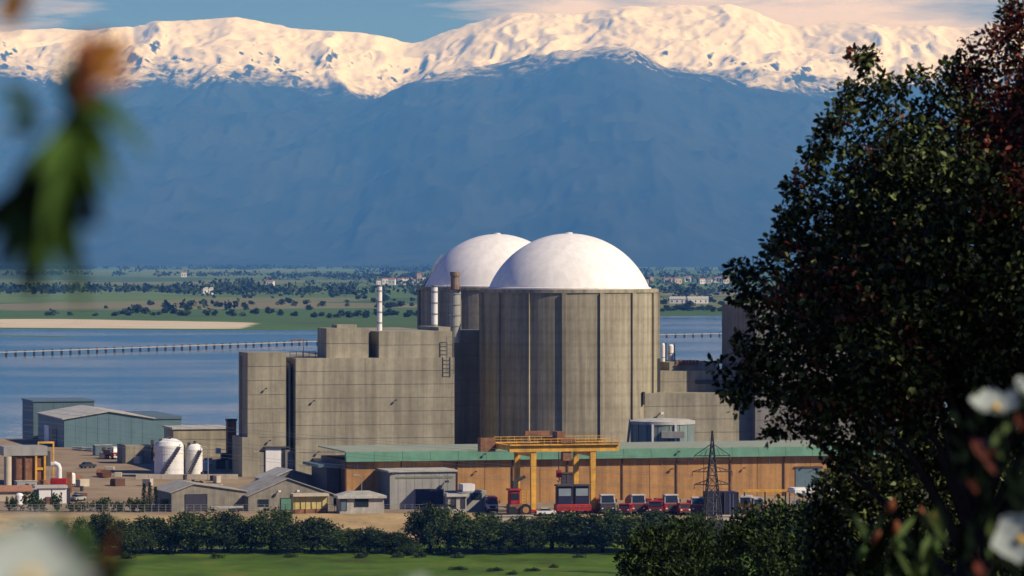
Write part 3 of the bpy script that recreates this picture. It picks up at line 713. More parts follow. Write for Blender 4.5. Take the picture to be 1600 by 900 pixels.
# ---- sheds in front
def gable_shed(name, label, fr, x0, x1, y0, y1, zw, zr, mw, mr, over=.4, group=None, ridge=None):
    t = thing(name, label, 'shed', fr.loc(), fr.r, group)
    xm = ridge if ridge is not None else (x0+x1)/2
    MB().prism([(x0, -.8), (x1, -.8), (x1, zw), (xm, zr-.05), (x0, zw)], y0, y1).done('wall', mw, t)
    sl_ = (zr-zw)/(xm-x0); sr_ = (zr-zw)/(x1-xm)
    MB().prism([(x0-over, zw-over*sl_+.02), (xm, zr), (xm, zr+.18), (x0-over, zw-over*sl_+.2)], y0-over, y1+over).done('roof_slope', mr, t)
    MB().prism([(x1+over, zw-over*sr_+.02), (x1+over, zw-over*sr_+.2), (xm, zr+.18), (xm, zr)], y0-over, y1+over).done('roof_slope', mr, t)
    return t
def panel(parent, name, fr, px0, px1, py0, py1, m, y=0.0, d=.1):
    x0, x1 = fr.x(px0, y), fr.x(px1, y)
    o = MB().box(x0, x1, y-d, y+.1, fr.z(py1, x0, y), fr.z(py0, x0, y)).done(name, m, parent)
    f = .12; z0, z1 = fr.z(py1, x0, y), fr.z(py0, x0, y)
    MB().box(x0-f, x0, y-d-.06, y+.05, z0, z1+f).box(x1, x1+f, y-d-.06, y+.05, z0, z1+f).box(x0, x1, y-d-.06, y+.05, z1, z1+f).done('frame', MDSTEEL, o)
    return o
F = Fr(268, 912, R(18), z=-2.5)
s1 = gable_shed('gabled_shed', 'pale low shed with a dark doorway beside the cypresses', F, 0, F.x(385), 0, 16, F.z(770), F.z(757), MSHED, MSHEDR, ridge=F.x(303))
panel(s1, 'doorway', F, 290, 323, 773, 806, MDOOR)
F = Fr(388, 914, R(18), z=-2.5)
s2 = gable_shed('gabled_shed', 'wider gabled shed with green door and small dark window', F, 0, F.x(521), 0, 15, F.z(775), F.z(749), MSHED, MSHEDR, ridge=F.x(449))
panel(s2, 'window', F, 404, 419, 781, 792, MGLASS)
panel(s2, 'green_door', F, 439, 455, 779, 797, MGREEN)
for px in (435, 464): wall_lamp(s2, F.x(px), 0, F.z(768), .8, MWHITE)
bb = MB().box(F.x(335)-1, F.x(378), -1.4, -.05, F.z(793), F.z(790)).done('awning', MROOFP, s2)
F = Fr(420, 950, R(18), z=-1.6)
s3 = gable_shed('gabled_shed', 'low dark-ended shed close under the concrete hall wall', F, 0, F.x(505), 0, 12, F.z(750), F.z(735), MCD, MROOFP, ridge=F.x(455))
# yellow stall
F = Fr(460, 906, R(15), z=-2.55)
ys = thing('market_stall', 'small yellowish booth with flat awning beside the gabled shed', 'booth', F.loc(), F.r)
xx = F.x(512); MB().box(0, xx, .9, 3.2, -.3, F.z(776)).done('back_wall', mat('ochre_cloth', (.50,.42,.16), .8, .2, 1.0), ys)
MB().box(-.3, xx+.3, -.2, 3.4, F.z(776), F.z(772)).done('awning', MTAN, ys)
for k in range(4): MB().cbox(.1+k*(xx-.2)/3, .1, -.3, .14, .14, F.z(776)+.3).done('post', MBROWN, ys)
MB().box(.2, xx-.2, .2, .8, -.3, .9).done('counter', MRUST, ys)
# kiosk
MSHED2 = mat('dusty_white_render', (.46,.44,.38), .9, .15, .6, streak=.3, fine=.15)
F = Fr(531, 906, R(12), z=-2.55)
kk_ = thing('kiosk', 'white flat-roofed kiosk with one wide dark window', 'kiosk', F.loc(), F.r)
xx = F.x(600); MB().box(0, xx, 0, 4.5, -.4, F.z(779)).done('wall', MSHED2, kk_)
MB().box(-.6, xx+.5, -.7, 5, F.z(779), F.z(775)).done('roof_slab', MROOFP, kk_)
MB().prism([(-.6, F.z(775)), (xx+.5, F.z(775)), (xx*.75, F.z(769)), (xx*.25, F.z(769))], .3, 5).done('roof', MROOFP, kk_)
panel(kk_, 'window', F, 555, 575, 780, 792, MGLASS)
panel(kk_, 'door', F, 533, 541, 781, 798, MTEALD)
# grey hall
F = Fr(609, 921, R(14), z=-2.5)
ghl = thing('grey_hall', 'plain grey metal hall with pale flat roof and wide dark gate', 'building', F.loc(), F.r)
xx = F.x(712); zz = F.z(738); yy = F.y(588)
MB().box(.15, xx-.15, .15, yy-.15, -.5, zz-.1).done('core', MDOOR, ghl)
n = 8
for k in range(n): MB().box(xx*k/n+.03, xx*(k+1)/n-.03, 0, .4, -.5, zz).done('wall_panel', MGREY, ghl)
for k in range(4): MB().box(0, .3, .42+(yy-.4)*k/4, .4+(yy-.4)*(k+1)/4-.04, -.5, zz).done('wall_panel', MTEALD, ghl)  # left side in darker cladding, standing in for its shade
MB().box(-.4, xx+.4, -.4, yy+.3, zz, zz+.35).done('roof', MROOFP, ghl)
MB().box(1.4, xx-.6, -.1, .15, F.z(748), F.z(745)).done('stripe', mat('dull_green_stripe', (.18,.19,.13), .8), ghl)
panel(ghl, 'gate', F, 650, 692, 765, 792, MNAVY)
for px, py in ((613, 740), (697, 753)): wall_lamp(ghl, F.x(px), 0, F.z(py), 1.0)
# hut and low boxes by the grey hall
F = Fr(700, 908, R(12), z=-2.55)
ht = thing('guard_hut', 'small white guard hut with two dark door openings beside the gate', 'hut', F.loc(), F.r)
xx = F.x(729); MB().box(0, xx, 0, 3, -.3, F.z(776)).done('wall', MSHED2, ht)
MB().box(-.4, xx+.3, -.5, 3.3, F.z(776), F.z(771)).done('roof', MROOFP, ht)
panel(ht, 'doorway', F, 706, 712, 779, 795, MDOOR); panel(ht, 'doorway', F, 721, 726, 779, 795, MDOOR)
F = Fr(722, 915, R(14), z=-2.5)
lb = thing('portable_cabin', 'pale grey portable cabin between guard hut and ochre wall', 'cabin', F.loc(), F.r)
xx = F.x(760); MB().bev(0, xx, 0, 5, -.3, F.z(767), .15).done('wall', MGREY, lb)
MB().box(.3, xx*.55, .4, 4.6, F.z(767), F.z(757)).done('roof_unit', MWHITE, lb)
panel(lb, 'window', F, 736, 752, 771, 781, MGLASS)
# concrete retaining block below the crane
F = Fr(767, 896, R(6), z=-4.6)
rw = thing('retaining_wall', 'pale concrete retaining wall under the red machine', 'wall', F.loc(), F.r)
for k in range(4):
    x0, x1 = F.x(767)+F.x(833)*k/4, F.x(833)*(k+1)/4; MB().box(x0+.04, x1-.04, 0, 1.2, -1.5, 2.05).done('wall_panel', MTAN, rw)
MB().box(-.1, F.x(833)+.1, -.15, 1.3, 2.05, 2.3).done('coping', MTAN, rw)
F = Fr(1120, 897, R(6), z=-4.6)
rw2 = thing('retaining_wall', 'pale concrete retaining wall below the navy containers', 'wall', F.loc(), F.r)
for k in range(4):
    x1 = F.x(1200); MB().box(x1*k/4+.04, x1*(k+1)/4-.04, 0, 1.2, -1.5, 2.0).done('wall_panel', MTAN, rw2)
MB().box(-.1, x1+.1, -.15, 1.3, 2.0, 2.25).done('coping', MTAN, rw2)

# ---- vehicles
def make_truck(label, px, Y, z, rot, group, cabm, cargom, roofm, w=3.0, h=3.9, L=8.5, cargo='bed'):
    t = thing('truck', label, 'truck', (Xat(px, Y), Y, z), rot, group)
    hw_ = w/2
    ch = MB().box(-hw_*.6, hw_*.6, .3, L, .7, 1.05).done('chassis', MDSTEEL, t)
    # cab faces -y, windscreen raked
    zc = 1.0; zm = h*.55
    cab = MB().prismx([(0.0, zc*.6), (2.3, zc*.6), (2.3, zm), (-.02, zm)], -hw_, hw_).done('cab', cabm, t)
    up = MB().add([(-hw_,.02,zm),(hw_,.02,zm),(hw_,2.3,zm),(-hw_,2.3,zm),(-hw_*.9,.45,h-.25),(hw_*.9,.45,h-.25),(hw_*.9,2.2,h-.25),(-hw_*.9,2.2,h-.25)],
                  [(0,3,2,1),(4,5,6,7),(0,1,5,4),(1,2,6,5),(2,3,7,6),(3,0,4,7)]).done('upper_cab', roofm, t)
    MB().bev(-hw_*.98, hw_*.98, .2, 2.3, h-.26, h, .1).done('cab_roof', roofm, up)
    MB().add([(-hw_*.86,-.03,zm+.12),(hw_*.86,-.03,zm+.12),(hw_*.8,.35,h-.38),(-hw_*.8,.35,h-.38)], [(0,1,2,3)]).done('windscreen', MGLASS, up)
    for s in (-1, 1):
        MB().add([(s*(hw_+.01),.5,zm+.1),(s*(hw_+.01),1.9,zm+.1),(s*(hw_*.92),1.9,h-.4),(s*(hw_*.92),.7,h-.4)], [(0,1,2,3)]).done('side_window', MGLASS, up)
        MB().box(s*hw_*.72-.2, s*hw_*.72+.2, -.08, .1, 1.05, 1.3).done('headlight', MWHITE, t)
        MB().box(s*(hw_+.22)-.12, s*(hw_+.22)+.12, .0, .12, zm+.2, zm+.9).done('mirror', MBLACK, t)
        for yy in (1.1, L-2.6, L-1.2):
            whl = MB().tube([(s*(hw_-.34), yy, .52), (s*(hw_+.02), yy, .52)], .52, 16).done('wheel', MBLACK, t)
            MB().tube([(s*(hw_-.1), yy, .52), (s*(hw_+.05), yy, .52)], .26, 10).done('rim', MSTEEL, whl)
    MB().box(-hw_*.55, hw_*.55, -.06, .08, 1.0, zm-.3).done('grille', MDSTEEL, t)
    MB().box(-hw_*1.02, hw_*1.02, -.2, .12, .5, .85).done('bumper', MWHITE if roofm is MWHITE else MDSTEEL, t)
    if cargo == 'bed':
        b = MB().add([(-hw_,2.6,1.05),(hw_,2.6,1.05),(hw_,L,1.05),(-hw_,L,1.05),(-hw_*1.08,2.45,h*.72),(hw_*1.08,2.45,h*.72),(hw_*1.08,L+.2,h*.72),(-hw_*1.08,L+.2,h*.72)],
                 [(0,3,2,1),(4,5,6,7),(0,1,5,4),(1,2,6,5),(2,3,7,6),(3,0,4,7)]).done('tipper_bed', cargom, t)
    elif cargo == 'tank':
        MB().tube([(0, 2.6, h*.55), (0, 2.8, h*.55), (0, L-.2, h*.55), (0, L, h*.55)], [hw_*.8, hw_*.95, hw_*.95, hw_*.8], 18).done('tank', cargom, t)
    else:
        MB().bev(-hw_, hw_, 2.5, L, 1.05, h*.98, .12).done('box_body', cargom, t)
    return t
GT = 'red trucks parked in front of the ochre hall'
def tz(px, Y): return g1(Xat(px, Y), Y)
MROOFW = mat('dusty_white_paint', (.52,.49,.46), .5, .2, 1.5, streak=.25)
for label, px, Y, rot, cabm, cargom, roofm, w_, h_, cargo in (
    ('red tank truck with white cab top, first after the dark-fronted truck', 998, 906, 10, MRED, MRED, MROOFW, 3.2, 4.2, 'tank'),
    ('red tipper truck with white cab top between the low tanker and the red pickup', 1050, 906, 14, MRED, MRED, MROOFW, 3.3, 4.2, 'bed'),
    ('red truck with white cab top parked against the navy containers', 1091, 905, 4, MRED, MRED, MROOFW, 3.0, 3.7, 'bed'),
    ('low red tanker truck with red cab squeezed between two white-topped trucks', 1024, 904, -6, MRED, MRED, MRED, 3.2, 3.1, 'tank'),
    ('low red pickup truck with red cab beside the truck at the containers', 1071, 904, 18, MRED, MRED, MRED, 2.6, 2.6, 'bed'),
    ('low red pickup truck with red cab right after the dark-fronted truck', 975, 904, -14, MRED, MRED, MRED, 2.6, 2.5, 'bed'),
    ('low red van with red cab tucked close behind the red tank truck', 1012, 911, 22, MRED, MRED, MRED, 2.4, 3.0, 'box'),
    ('low red van with red cab between the low tanker and the tipper', 1037, 910, -18, MRED, MRED, MRED, 2.4, 2.9, 'box'),
    ('dark-fronted truck with white upper cab next to the right crane legs', 950, 906, 12, MDOOR, MRED, MROOFW, 3.3, 4.2, 'bed'),
    ('small red and white truck right of the navy containers', 1165, 907, -5, MRED, MROOFW, MROOFW, 2.6, 3.7, 'box'),
    ('red flatbed truck with white box body below the yellow beam', 1186, 909, 8, MRED, MROOFW, MROOFW, 2.4, 3.2, 'box'),
    ('small white truck with red cab roof standing left of the red machine', 770, 909, 5, MROOFW, MROOFW, MRED, 2.4, 3.4, 'box')):
    make_truck(label, px, Y, tz(px, Y), R(rot), GT if 'small white' not in label else None, cabm, cargom, roofm, w_, h_, 8.0, cargo)

# twin-cab heavy loader under the crane
Y = 906; t = thing('heavy_transporter', 'long red transporter with two dark glazed cabs under the crane', 'transporter', (Xat(896, Y), Y, tz(896, Y)), R(10))
MB().bev(-3.9, 3.9, -.6, 2.6, .7, 2.1, .2).done('deck', MRED, t)
MB().box(-3.9, 3.9, -.68, -.55, 1.5, 1.65).done('stripe', MRUST, t)
for x in (-1.9, 1.9):
    cb = MB().bev(x-1.7, x+1.7, .1, 2.4, 2.1, 6.0, .25).done('cab', MNAVY, t)
    MB().box(x-1.35, x+1.35, .02, .2, 3.9, 5.5).done('windscreen', mat('pale_glass', (.22,.27,.30), .2, .1, .5), cb)
    MB().bev(x-1.9, x+1.9, -.2, 2.6, 6.0, 6.35, .1).done('cab_roof', MDSTEEL, cb)
for x in (-3.1, -1.2, 1.2, 3.1):
    MB().tube([(x-.3, 0, .6), (x+.3, 0, .6)], .62, 14).done('wheel', MBLACK, t)
    MB().tube([(x-.3, 2.0, .6), (x+.3, 2.0, .6)], .62, 14).done('wheel', MBLACK, t)
# red machine
Y = 903; t = thing('lifting_machine', 'tall red and orange lifting machine on wheels under the left crane legs', 'machine', (Xat(811, Y), Y, tz(811, Y)), R(12))
MB().bev(-2.2, 2.2, 0, 3, .6, 2.6, .2).done('chassis', MRUST, t)
cb = MB().bev(-2.0, .3, .1, 2.6, 2.6, 5.6, .2).done('cab', MRED, t)
MB().box(-1.7, 0, .02, .2, 3.6, 5.0).done('windscreen', MGLASS, cb)
MB().bev(-2.3, .6, -.2, 2.9, 5.6, 5.95, .12).done('cab_roof', MRED, cb)
MB().tube([(1.4, -.5, 1.4), (1.4, 0, 1.4)], 1.3, 18).done('wheel', MBLACK, t)
MB().tube([(1.4, -.56, 1.4), (1.4, -.4, 1.4)], .7, 14).done('wheel_rim', MORANGE, t)
MB().tube([(-1.4, -.5, 1.1), (-1.4, 0, 1.1)], 1.05, 18).done('wheel', MBLACK, t)
mst = MB()
for x in (.8, 2.0): mst.cbox(x, .6, 2.5, .3, .3, 3.2)
for k in range(5): mst.box(.8, 2.0, .5, .7, 2.7+k*.65, 2.85+k*.65)
mst.done('ladder_mast', MYEL, t)
MB().cbox(-.7, 1.2, 5.9, .9, .9, 1.7).bar((-.7, 1.2, 7.4), (1.6, 1.2, 8.6), .5).done('boom', MDSTEEL, t)
# car
def make_car(name, label, px, Y, rot, m, group=None):
    t = thing(name, label, 'car', (Xat(px, Y), Y, tz(px, Y)), rot, group)
    MB().prism([(-2.1,.35),(2.1,.35),(2.15,.75),(2.0,.95),(1.1,1.02),(-1.4,1.02),(-2.1,.95)], -.85, .85).done('body', m, t)
    cb = MB().add([(-1.5,-.8,1.0),(1.2,-.8,1.0),(1.2,.8,1.0),(-1.5,.8,1.0),(-1.1,-.66,1.5),(.5,-.66,1.5),(.5,.66,1.5),(-1.1,.66,1.5)], [(0,3,2,1),(4,5,6,7),(0,1,5,4),(1,2,6,5),(2,3,7,6),(3,0,4,7)]).done('cabin', MGLASS, t)
    MB().box(-1.1, .5, -.66, .66, 1.5, 1.55).done('roof', m, cb)
    for x in (-1.3, 1.3):
        for y in (-.8, .8): MB().tube([(x, y-.12, .33), (x, y+.12, .33)], .33, 14).done('wheel', MBLACK, t)
    for x in (-2.12, 2.12): [MB().box(x-.04, x+.04, q-.15, q+.15, .65, .82).done('light', MWHITE, t) for q in (-.55, .55)]
    return t
make_car('parked_car', 'white car parked between the crane legs', 853, 904, R(8), MWHITE)
# containers
for k, (px, lab) in enumerate(((1117, 'tall navy blue steel container behind the lattice pylon'), (1143, 'tall navy blue steel container beside the small red and white truck'))):
    Y = 903; t = thing('steel_container', lab, 'container', (Xat(px, Y), Y, tz(px, Y)), R(8), 'navy containers')
    MB().box(-1.55, 1.55, .06, 5.9, .1, 5.2).done('body', MNAVY, t)
    for s in (-1, 1):
        MB().box(s*.76-.72, s*.76+.72, 0, .1, .25, 5.05).done('door_leaf', MNAVY, t)
        MB().cbox(s*.35, -.04, .3, .08, .08, 4.6).done('lock_rod', MSTEEL, t)
        MB().cbox(s*1.5, .02, 0, .2, .2, 5.3).done('corner_post', MDSTEEL, t)
# yellow beam on trestles
Y = 908; t = thing('yellow_beam', 'long yellow beam on short trestles right of the navy containers', 'beam', (Xat(1160, Y), Y, tz(1160, Y)), R(6))
L_ = (1232-1160)/FPX*Y
MB().box(0, L_, 0, .5, 4.6, 5.15).done('beam', MYEL, t)
for x in (.5, L_*.5, L_-.5): MB().cbox(x, .25, -.2, .3, .3, 4.8).done('trestle', MDSTEEL, t)
# canopy shed near the roller door
F = Fr(1240, 906, R(12), z=-2.6)
cs = thing('canopy_shelter', 'white flat canopy shelter in front of the grey roller door', 'shelter', F.loc(), F.r)
xx = F.x(1312); MB().bev(0, xx, 0, 5, F.z(771), F.z(763), .3).done('canopy', MWHITE, cs)
for x in (.4, xx*.33, xx*.66, xx-.4):
    for y in (.3, 4.7): MB().cbox(x, y, -.3, .22, .22, F.z(771)+.35).done('post', MSTEEL, cs)
for k in range(3): MB().box(.8+k*3.1, 3.2+k*3.1, 3.4, 3.8, -.3, 2.6).done('screen_panel', MTEALD if k % 2 else MWHITE, cs)

# ================================================================ left side: sheds, tanks, yard
F = Fr(100, 1168, A15)
ts = thing('metal_shed', 'teal metal shed with pale low gable roof by the water', 'shed', F.loc(), F.r)
xs = F.x(240); ysd = F.y(60); zw = F.z(655); zr = F.z(644)
MB().prism([(.1, -.5), (xs-.1, -.5), (xs-.1, zw-.1), (xs*.5, zr-.15), (.1, zw-.1)], .15, ysd-.1).done('core', MDOOR, ts)
n = 8
for k in range(n):
    x0, x1 = xs*k/n+.03, xs*(k+1)/n-.03; f = lambda x: zw+(zr-zw)*(1-abs(x-xs/2)/(xs/2))
    MB().prism([(x0, -.5), (x1, -.5), (x1, f(x1)-.05), (x0, f(x0)-.05)], 0, .2).done('wall_panel', MTEAL, ts)
for k in range(8): MB().box(-.1, .15, .25+(ysd-.3)*k/8, .25+(ysd-.3)*(k+1)/8-.05, -.5, zw-.05).done('wall_panel', MTEAL if k > 4 else MTEALD, ts)
for s in (0, 1):
    xa, xb = (-.5, xs/2) if s == 0 else (xs+.5, xs/2)
    MB().prism([(xa, zw-.15), (xb, zr), (xb, zr+.3), (xa, zw+.15)], -.5, ysd+.4).done('roof_slope', MROOFP, ts)
MB().box(xs+.1, F.x(283, 4), 4, ysd, -.5, F.z(655, xs, 4)).done('lean_to', MTEAL, ts)
MB().box(xs+.1, F.x(284, 4), 3.7, ysd, F.z(655, xs, 4), F.z(651, xs, 4)).done('lean_to_roof', MTEALD, ts)
MB().box(-.3, -.1, ysd*.25, ysd*.42, -.3, 5.0).done('door', MDOOR, ts)
MB().box(-.3, -.1, ysd*.55, ysd*.72, -.3, 5.0).done('door', MWHITE, ts)
F = Fr(52, 1222, A15)
ts2 = thing('metal_shed', 'taller dark blue-grey metal shed behind the pale-roofed one', 'shed', F.loc(), F.r)
xs = F.x(147); ysd = F.y(35); zw = F.z(628)
MB().box(.1, xs, .1, ysd, -6, zw-.1).done('core', MDOOR, ts2)
for k in range(6): MB().box(xs*k/6+.03, xs*(k+1)/6-.03, 0, .2, -6, zw).done('wall_panel', MTEALD, ts2)
for k in range(6): MB().box(0, .2, .22+(ysd-.2)*k/6, .2+(ysd-.2)*(k+1)/6-.04, -6, zw).done('wall_panel', MTEALD, ts2)
MB().box(-.3, xs+.3, -.3, ysd+.3, zw, zw+.4).done('roof', MTEALD, ts2)
# tan low building behind the tanks
F = Fr(271, 1110, A15)
tl = thing('low_building', 'low pale concrete building behind the white tanks', 'building', F.loc(), F.r)
courses(tl, 0, F.x(357), 0, 14, -1, F.z(671), MC)
MB().box(-.4, F.x(357)+.3, -.4, 14.4, F.z(671), F.z(668)).done('roof_slab', MROOFP, tl)
F = Fr(196, 1075, A15)
tl2 = thing('site_wall', 'grey concrete screen block left of the white tanks', 'wall', F.loc(), F.r)
for k in range(3): x1 = F.x(240); MB().box(x1*k/3+.03, x1*(k+1)/3-.03, 0, 8, -.5, F.z(697)).done('wall_panel', MC, tl2)
MB().box(-.8, -.02, 0, 8.2, -.5, F.z(697)+.25).done('end_pier', MDOOR, tl2)
# white tanks
def white_tank(label, px, Y, wpx, ytop, conical):
    r = wpx/2/FPX*Y; H = Zat(ytop, Y)
    t = thing('storage_tank', label, 'tank', (Xat(px, Y), Y, 0), R(10), 'white storage tanks')
    sh = MB().lathe([(r, -.4), (r, H*.8), (r*.86, H*.9), (r*.5, H*.97), (.1, H)], 36).done('shell', MWHITE, t)
    for k in range(1, 4): MB().lathe([(r*1.015, H*.2*k-.05), (r*1.015, H*.2*k+.05)], 36).done('seam_band', MWHITE, t)
    MB().lathe([(r*1.02, -.4), (r*1.02, .4)], 36).done('base_ring', MTAN, t)
    sb = MB(); n = 14
    for k in range(n):
        a = R(-125)+R(75)*k/n; sb.cbox((r+.35)*math.cos(a), (r+.35)*math.sin(a), H*.82*k/n, .9, .9, .12)
    pts_ = [((r+.7)*math.cos(R(-125)+R(75)*k/n), (r+.7)*math.sin(R(-125)+R(75)*k/n), H*.82*k/n+.9) for k in range(n)]
    sb.tube(pts_, .09, 5); sb.tube([(p[0], p[1], p[2]-.9) for p in pts_], .12, 5)
    sb.done('spiral_stair', MDSTEEL, t)
    MB().cbox(-r*.6, -r*.3, H*.80, .7, .7, 1.7).done('roof_valve', MDSTEEL, t); MB().cbox(.1, -r*.3, H*.90, .6, .6, 1.3).done('roof_valve', MDSTEEL, t)
    MB().cbox(-r-.5, 0, H*.45, .7, .7, H*.5).done('gauge_box', MDSTEEL, t)
    return t
white_tank('large white storage tank with spiral stair beside the concrete hall', 264, 1012, 46, 684, True)
white_tank('smaller white storage tank half hidden behind the large one', 303, 1017, 27, 692, True)
# bund wall
F = Fr(212, 1002, R(2)); bd = thing('bund_wall', 'long low pale kerb wall in front of the storage tanks', 'wall', F.loc(), F.r)
xx = F.x(372)
for k in range(8): MB().box(xx*k/8+.04, xx*(k+1)/8-.04, 0, .6, -.3, 1.0).done('wall_panel', MTAN, bd)
# transformer tower and pipes beside the hall
F = Fr(356, 1050, A15); tt = thing('pipe_tower', 'dark equipment tower with pale pipe at the left corner of the hall', 'tower', F.loc(), F.r)
MB().box(0, 2.2, 0, 2.4, -.3, F.z(658)).done('body', MRUST, tt)
MB().box(-.2, 2.4, -.2, 2.6, F.z(658), F.z(655)).done('cap', MDSTEEL, tt)
MB().tube([(3.0, -.4, F.z(668)), (3.0, -.4, 1.5), (1.0, -.4, 1.2)], .22, 8).done('pipe', MWHITE, tt)
for k, (x, y, z, s) in enumerate(((-2.2,-1,0,2.4), (-1.2,-1.2,2.4,1.6), (-2.6,-.6,4.0,1.2), (.9,-1.4,0,2.0))): MB().cbox(x, y, z-.2, s, s, s+.2).done('equipment_box', MDSTEEL if k != 2 else MWHITE, tt)
tg = MB()
for k in range(3): tg.box(-2.8, 3.2, -.6, -.5, 2.4*(k+1), 2.4*(k+1)+.12)
tg.done('gantry_rail', MSTEEL, tt)
# rusty frame shed at the far left
F = Fr(22, 985, A15, z=-.6)
rs = thing('rusty_frame_shed', 'rusty brown plant shed with ochre corner posts and grey roof', 'shed', F.loc(), F.r)
xx = F.x(72)
MB().box(.2, xx-.2, .3, 8, -.5, F.z(712)).done('wall', MRUST, rs)
MB().box(-2.5, xx+.3, -.3, 9, F.z(712), F.z(698)).done('roof', MGREY, rs)
for x in (xx-.3, xx-2.4): MB().cbox(x, .05, -.5, .5, .5, F.z(708)+.5).done('post', MYEL, rs)
for x in (.5, 2.6): MB().cbox(x, 0, -.5, .25, .3, F.z(714)+.5).done('post', MBROWN, rs)
MB().box(xx-2.6, xx, -.02, .25, F.z(735), F.z(731)).done('beam', MYEL, rs)
MB().tube([(-1.6, -.6, -.5), (-1.6, -.6, F.z(713))], .9, 14).done('silo_pipe', MTAN, rs)
F = Fr(60, 992, A15, z=-.5)
pf = thing('pipe_portal', 'ochre portal frame carrying a dark vessel beside the rusty shed', 'frame', F.loc(), F.r)
for x in (0, 3.6): MB().cbox(x, 0, -.3, .35, .35, F.z(693)+.3).done('post', MYEL, pf)
MB().box(-.17, 3.77, -.17, .17, F.z(693), F.z(690)).done('beam', MYEL, pf)
MB().lathe([(1.0, F.z(728)), (1.0, F.z(705))], 16, 1.9, .2).done('vessel', MDSTEEL, pf)
for x in (1.1, 2.7): MB().cbox(x, .2, -.3, .2, .2, F.z(728)+.35).done('vessel_leg', MSTEEL, pf)
F = Fr(90, 965, 0, z=-1.2)
el = thing('elbow_pipe', 'thick white elbow pipe standing on a red pump unit', 'pipe', F.loc(), 0)
MB().tube([(-1.4,0,F.z(726)), (-.6,0,F.z(724.5)), (.15,0,F.z(727)), (.4,0,F.z(732)), (.4,0,F.z(747))], .6, 12).done('pipe', MWHITE, el)
MB().bev(-1.6, 2.2, -.8, 1.2, -.3, F.z(747), .2).done('pump_unit', MRED, el)
MB().cbox(2.7, .3, -.3, 1.2, 1.2, F.z(738)+.3).done('motor', MRUST, el)
F = Fr(61, 938, R(14), z=-2.2)
wk = thing('white_hut', 'small white hut with pale roof behind the hedge', 'hut', F.loc(), F.r)
xx = F.x(104); MB().box(0, xx, 0, 3.5, -.3, F.z(763)).done('wall', MWHITE, wk)
MB().box(-1.0, xx+.2, -.4, 3.8, F.z(763), F.z(759)).done('roof', MROOFP, wk)
MB().box(2.75, 3.0, -.05, .1, -.3, F.z(765)).done('pier', MDSTEEL, wk)
MB().box(-.9, -.05, .5, 3, -.3, F.z(766)).done('lean_to', MTEALD, wk)
MB().box(xx+.05, xx+.9, .5, 3, -.3, F.z(764)).done('lean_to', MDOOR, wk)
F = Fr(20, 945, R(14), z=-2.0)
ds = thing('brick_hut', 'brown low-roofed hut at the end of the hedge', 'hut', F.loc(), F.r)
MB().box(-4, 4.2, 0, 4, -.4, 2.0).done('wall', MTAN, ds)
MB().prismx([(-.5, 2.0), (4.5, 2.0), (4.5, 2.3), (2, 3.4), (-.5, 2.3)], -4.4, 4.6).done('roof', MBRICK, ds)
# rows of stacked pipes in the yard
for k in range(7):
    px = 125+k*7.5; Y = 1150-k*2
    t = thing('pipe_bundle', 'grey pipe bundle lying in the row before the teal shed', 'pipes', (Xat(px, Y), Y, 0), R(70+random.uniform(-12, 12)), 'pipe bundles in the yard')
    for (x, z) in ((-.45, .28), (0, .28), (.45, .28), (-.22, .75), (.22, .75)): MB().tube([(x, -2.2, z), (x, 2.2, z)], .26, 8).done('pipe', MSTEEL if k % 2 else MGREY, t)
# parked small vehicles in the yard
make_car('parked_car', 'dark car alone on the tan yard', 137, 1052, R(40), MDOOR)
make_car('parked_car', 'grey car parked beside the white hut', 122, 945, R(60), MGREY)
make_truck('red and white lorry parked beside the concrete screen block', 184, 1098, 0, R(30), None, MRED, MRUST, MWHITE, 2.4, 3.3, 6.5, 'bed')
# yard lamp posts
for k, (px, Y, lab) in enumerate(((408, 985, 'tall thin lamp post before the annex of the hall'), (325, 1000, 'tall thin lamp post before the smaller white tank'), (565, 915, 'thin lamp post left of the grey metal hall'), (694, 912, 'thin lamp post beside the gate of the grey hall'))):
    X = Xat(px, Y); t = thing('lamp_post', lab, 'lamp post', (X, Y, g1(X, Y)), R(200), 'yard lamp posts')
    MB().tube([(0,0,-.3),(0,0,7.5)], [.14,.08], 8).done('pole', MSTEEL, t)
    MB().tube([(0,0,7.4),(.5,0,7.9),(1.4,0,8.0)], .06, 6).done('arm', MSTEEL, t)
    MB().bev(1.2, 2.0, -.2, .2, 7.9, 8.1, .05).done('lamp_head', MSTEEL, t)

# ---- the long causeway on piers across the reservoir
cpts = [(-900, 1750), (-293, 2410), (-134, 2716), (150, 3010), (420, 3290)]
def cat_pt(s):
    k = min(int(s), len(cpts)-2); f = s-k
    return np.array([cpts[k][0]+(cpts[k+1][0]-cpts[k][0])*f, cpts[k][1]+(cpts[k+1][1]-cpts[k][1])*f])
cw = thing('causeway', 'long pale causeway on dark piers crossing the reservoir', 'causeway', (0, 2400, -3), 0)
tot = 0; path = []
for k in range(len(cpts)-1):
    n = int(math.hypot(cpts[k+1][0]-cpts[k][0], cpts[k+1][1]-cpts[k][1])//9.5)
    path += [cat_pt(k+i/n) for i in range(n)]
path = [p for p in path if -420 < p[0] < 380]
for i in range(len(path)-1):
    p, q = path[i], path[i+1]; d = q-p; L_ = np.hypot(*d); d = d/L_; nn = np.array([-d[1], d[0]])
    vs = []
    for z in (1.5, 2.1):
        for (c, s) in ((p, -1.1), (q, -1.1), (q, 1.1), (p, 1.1)): vs.append((c[0]+nn[0]*s, c[1]+nn[1]*s-2400, z))
    MB().add(vs, [(0,3,2,1),(4,5,6,7),(0,1,5,4),(1,2,6,5),(2,3,7,6),(3,0,4,7)]).done('deck_span', MGREY, cw)
    MB().cbox(p[0], p[1]-2400, -3.5, 1.3, 1.3, 6.1).done('pier', MDSTEEL, cw)

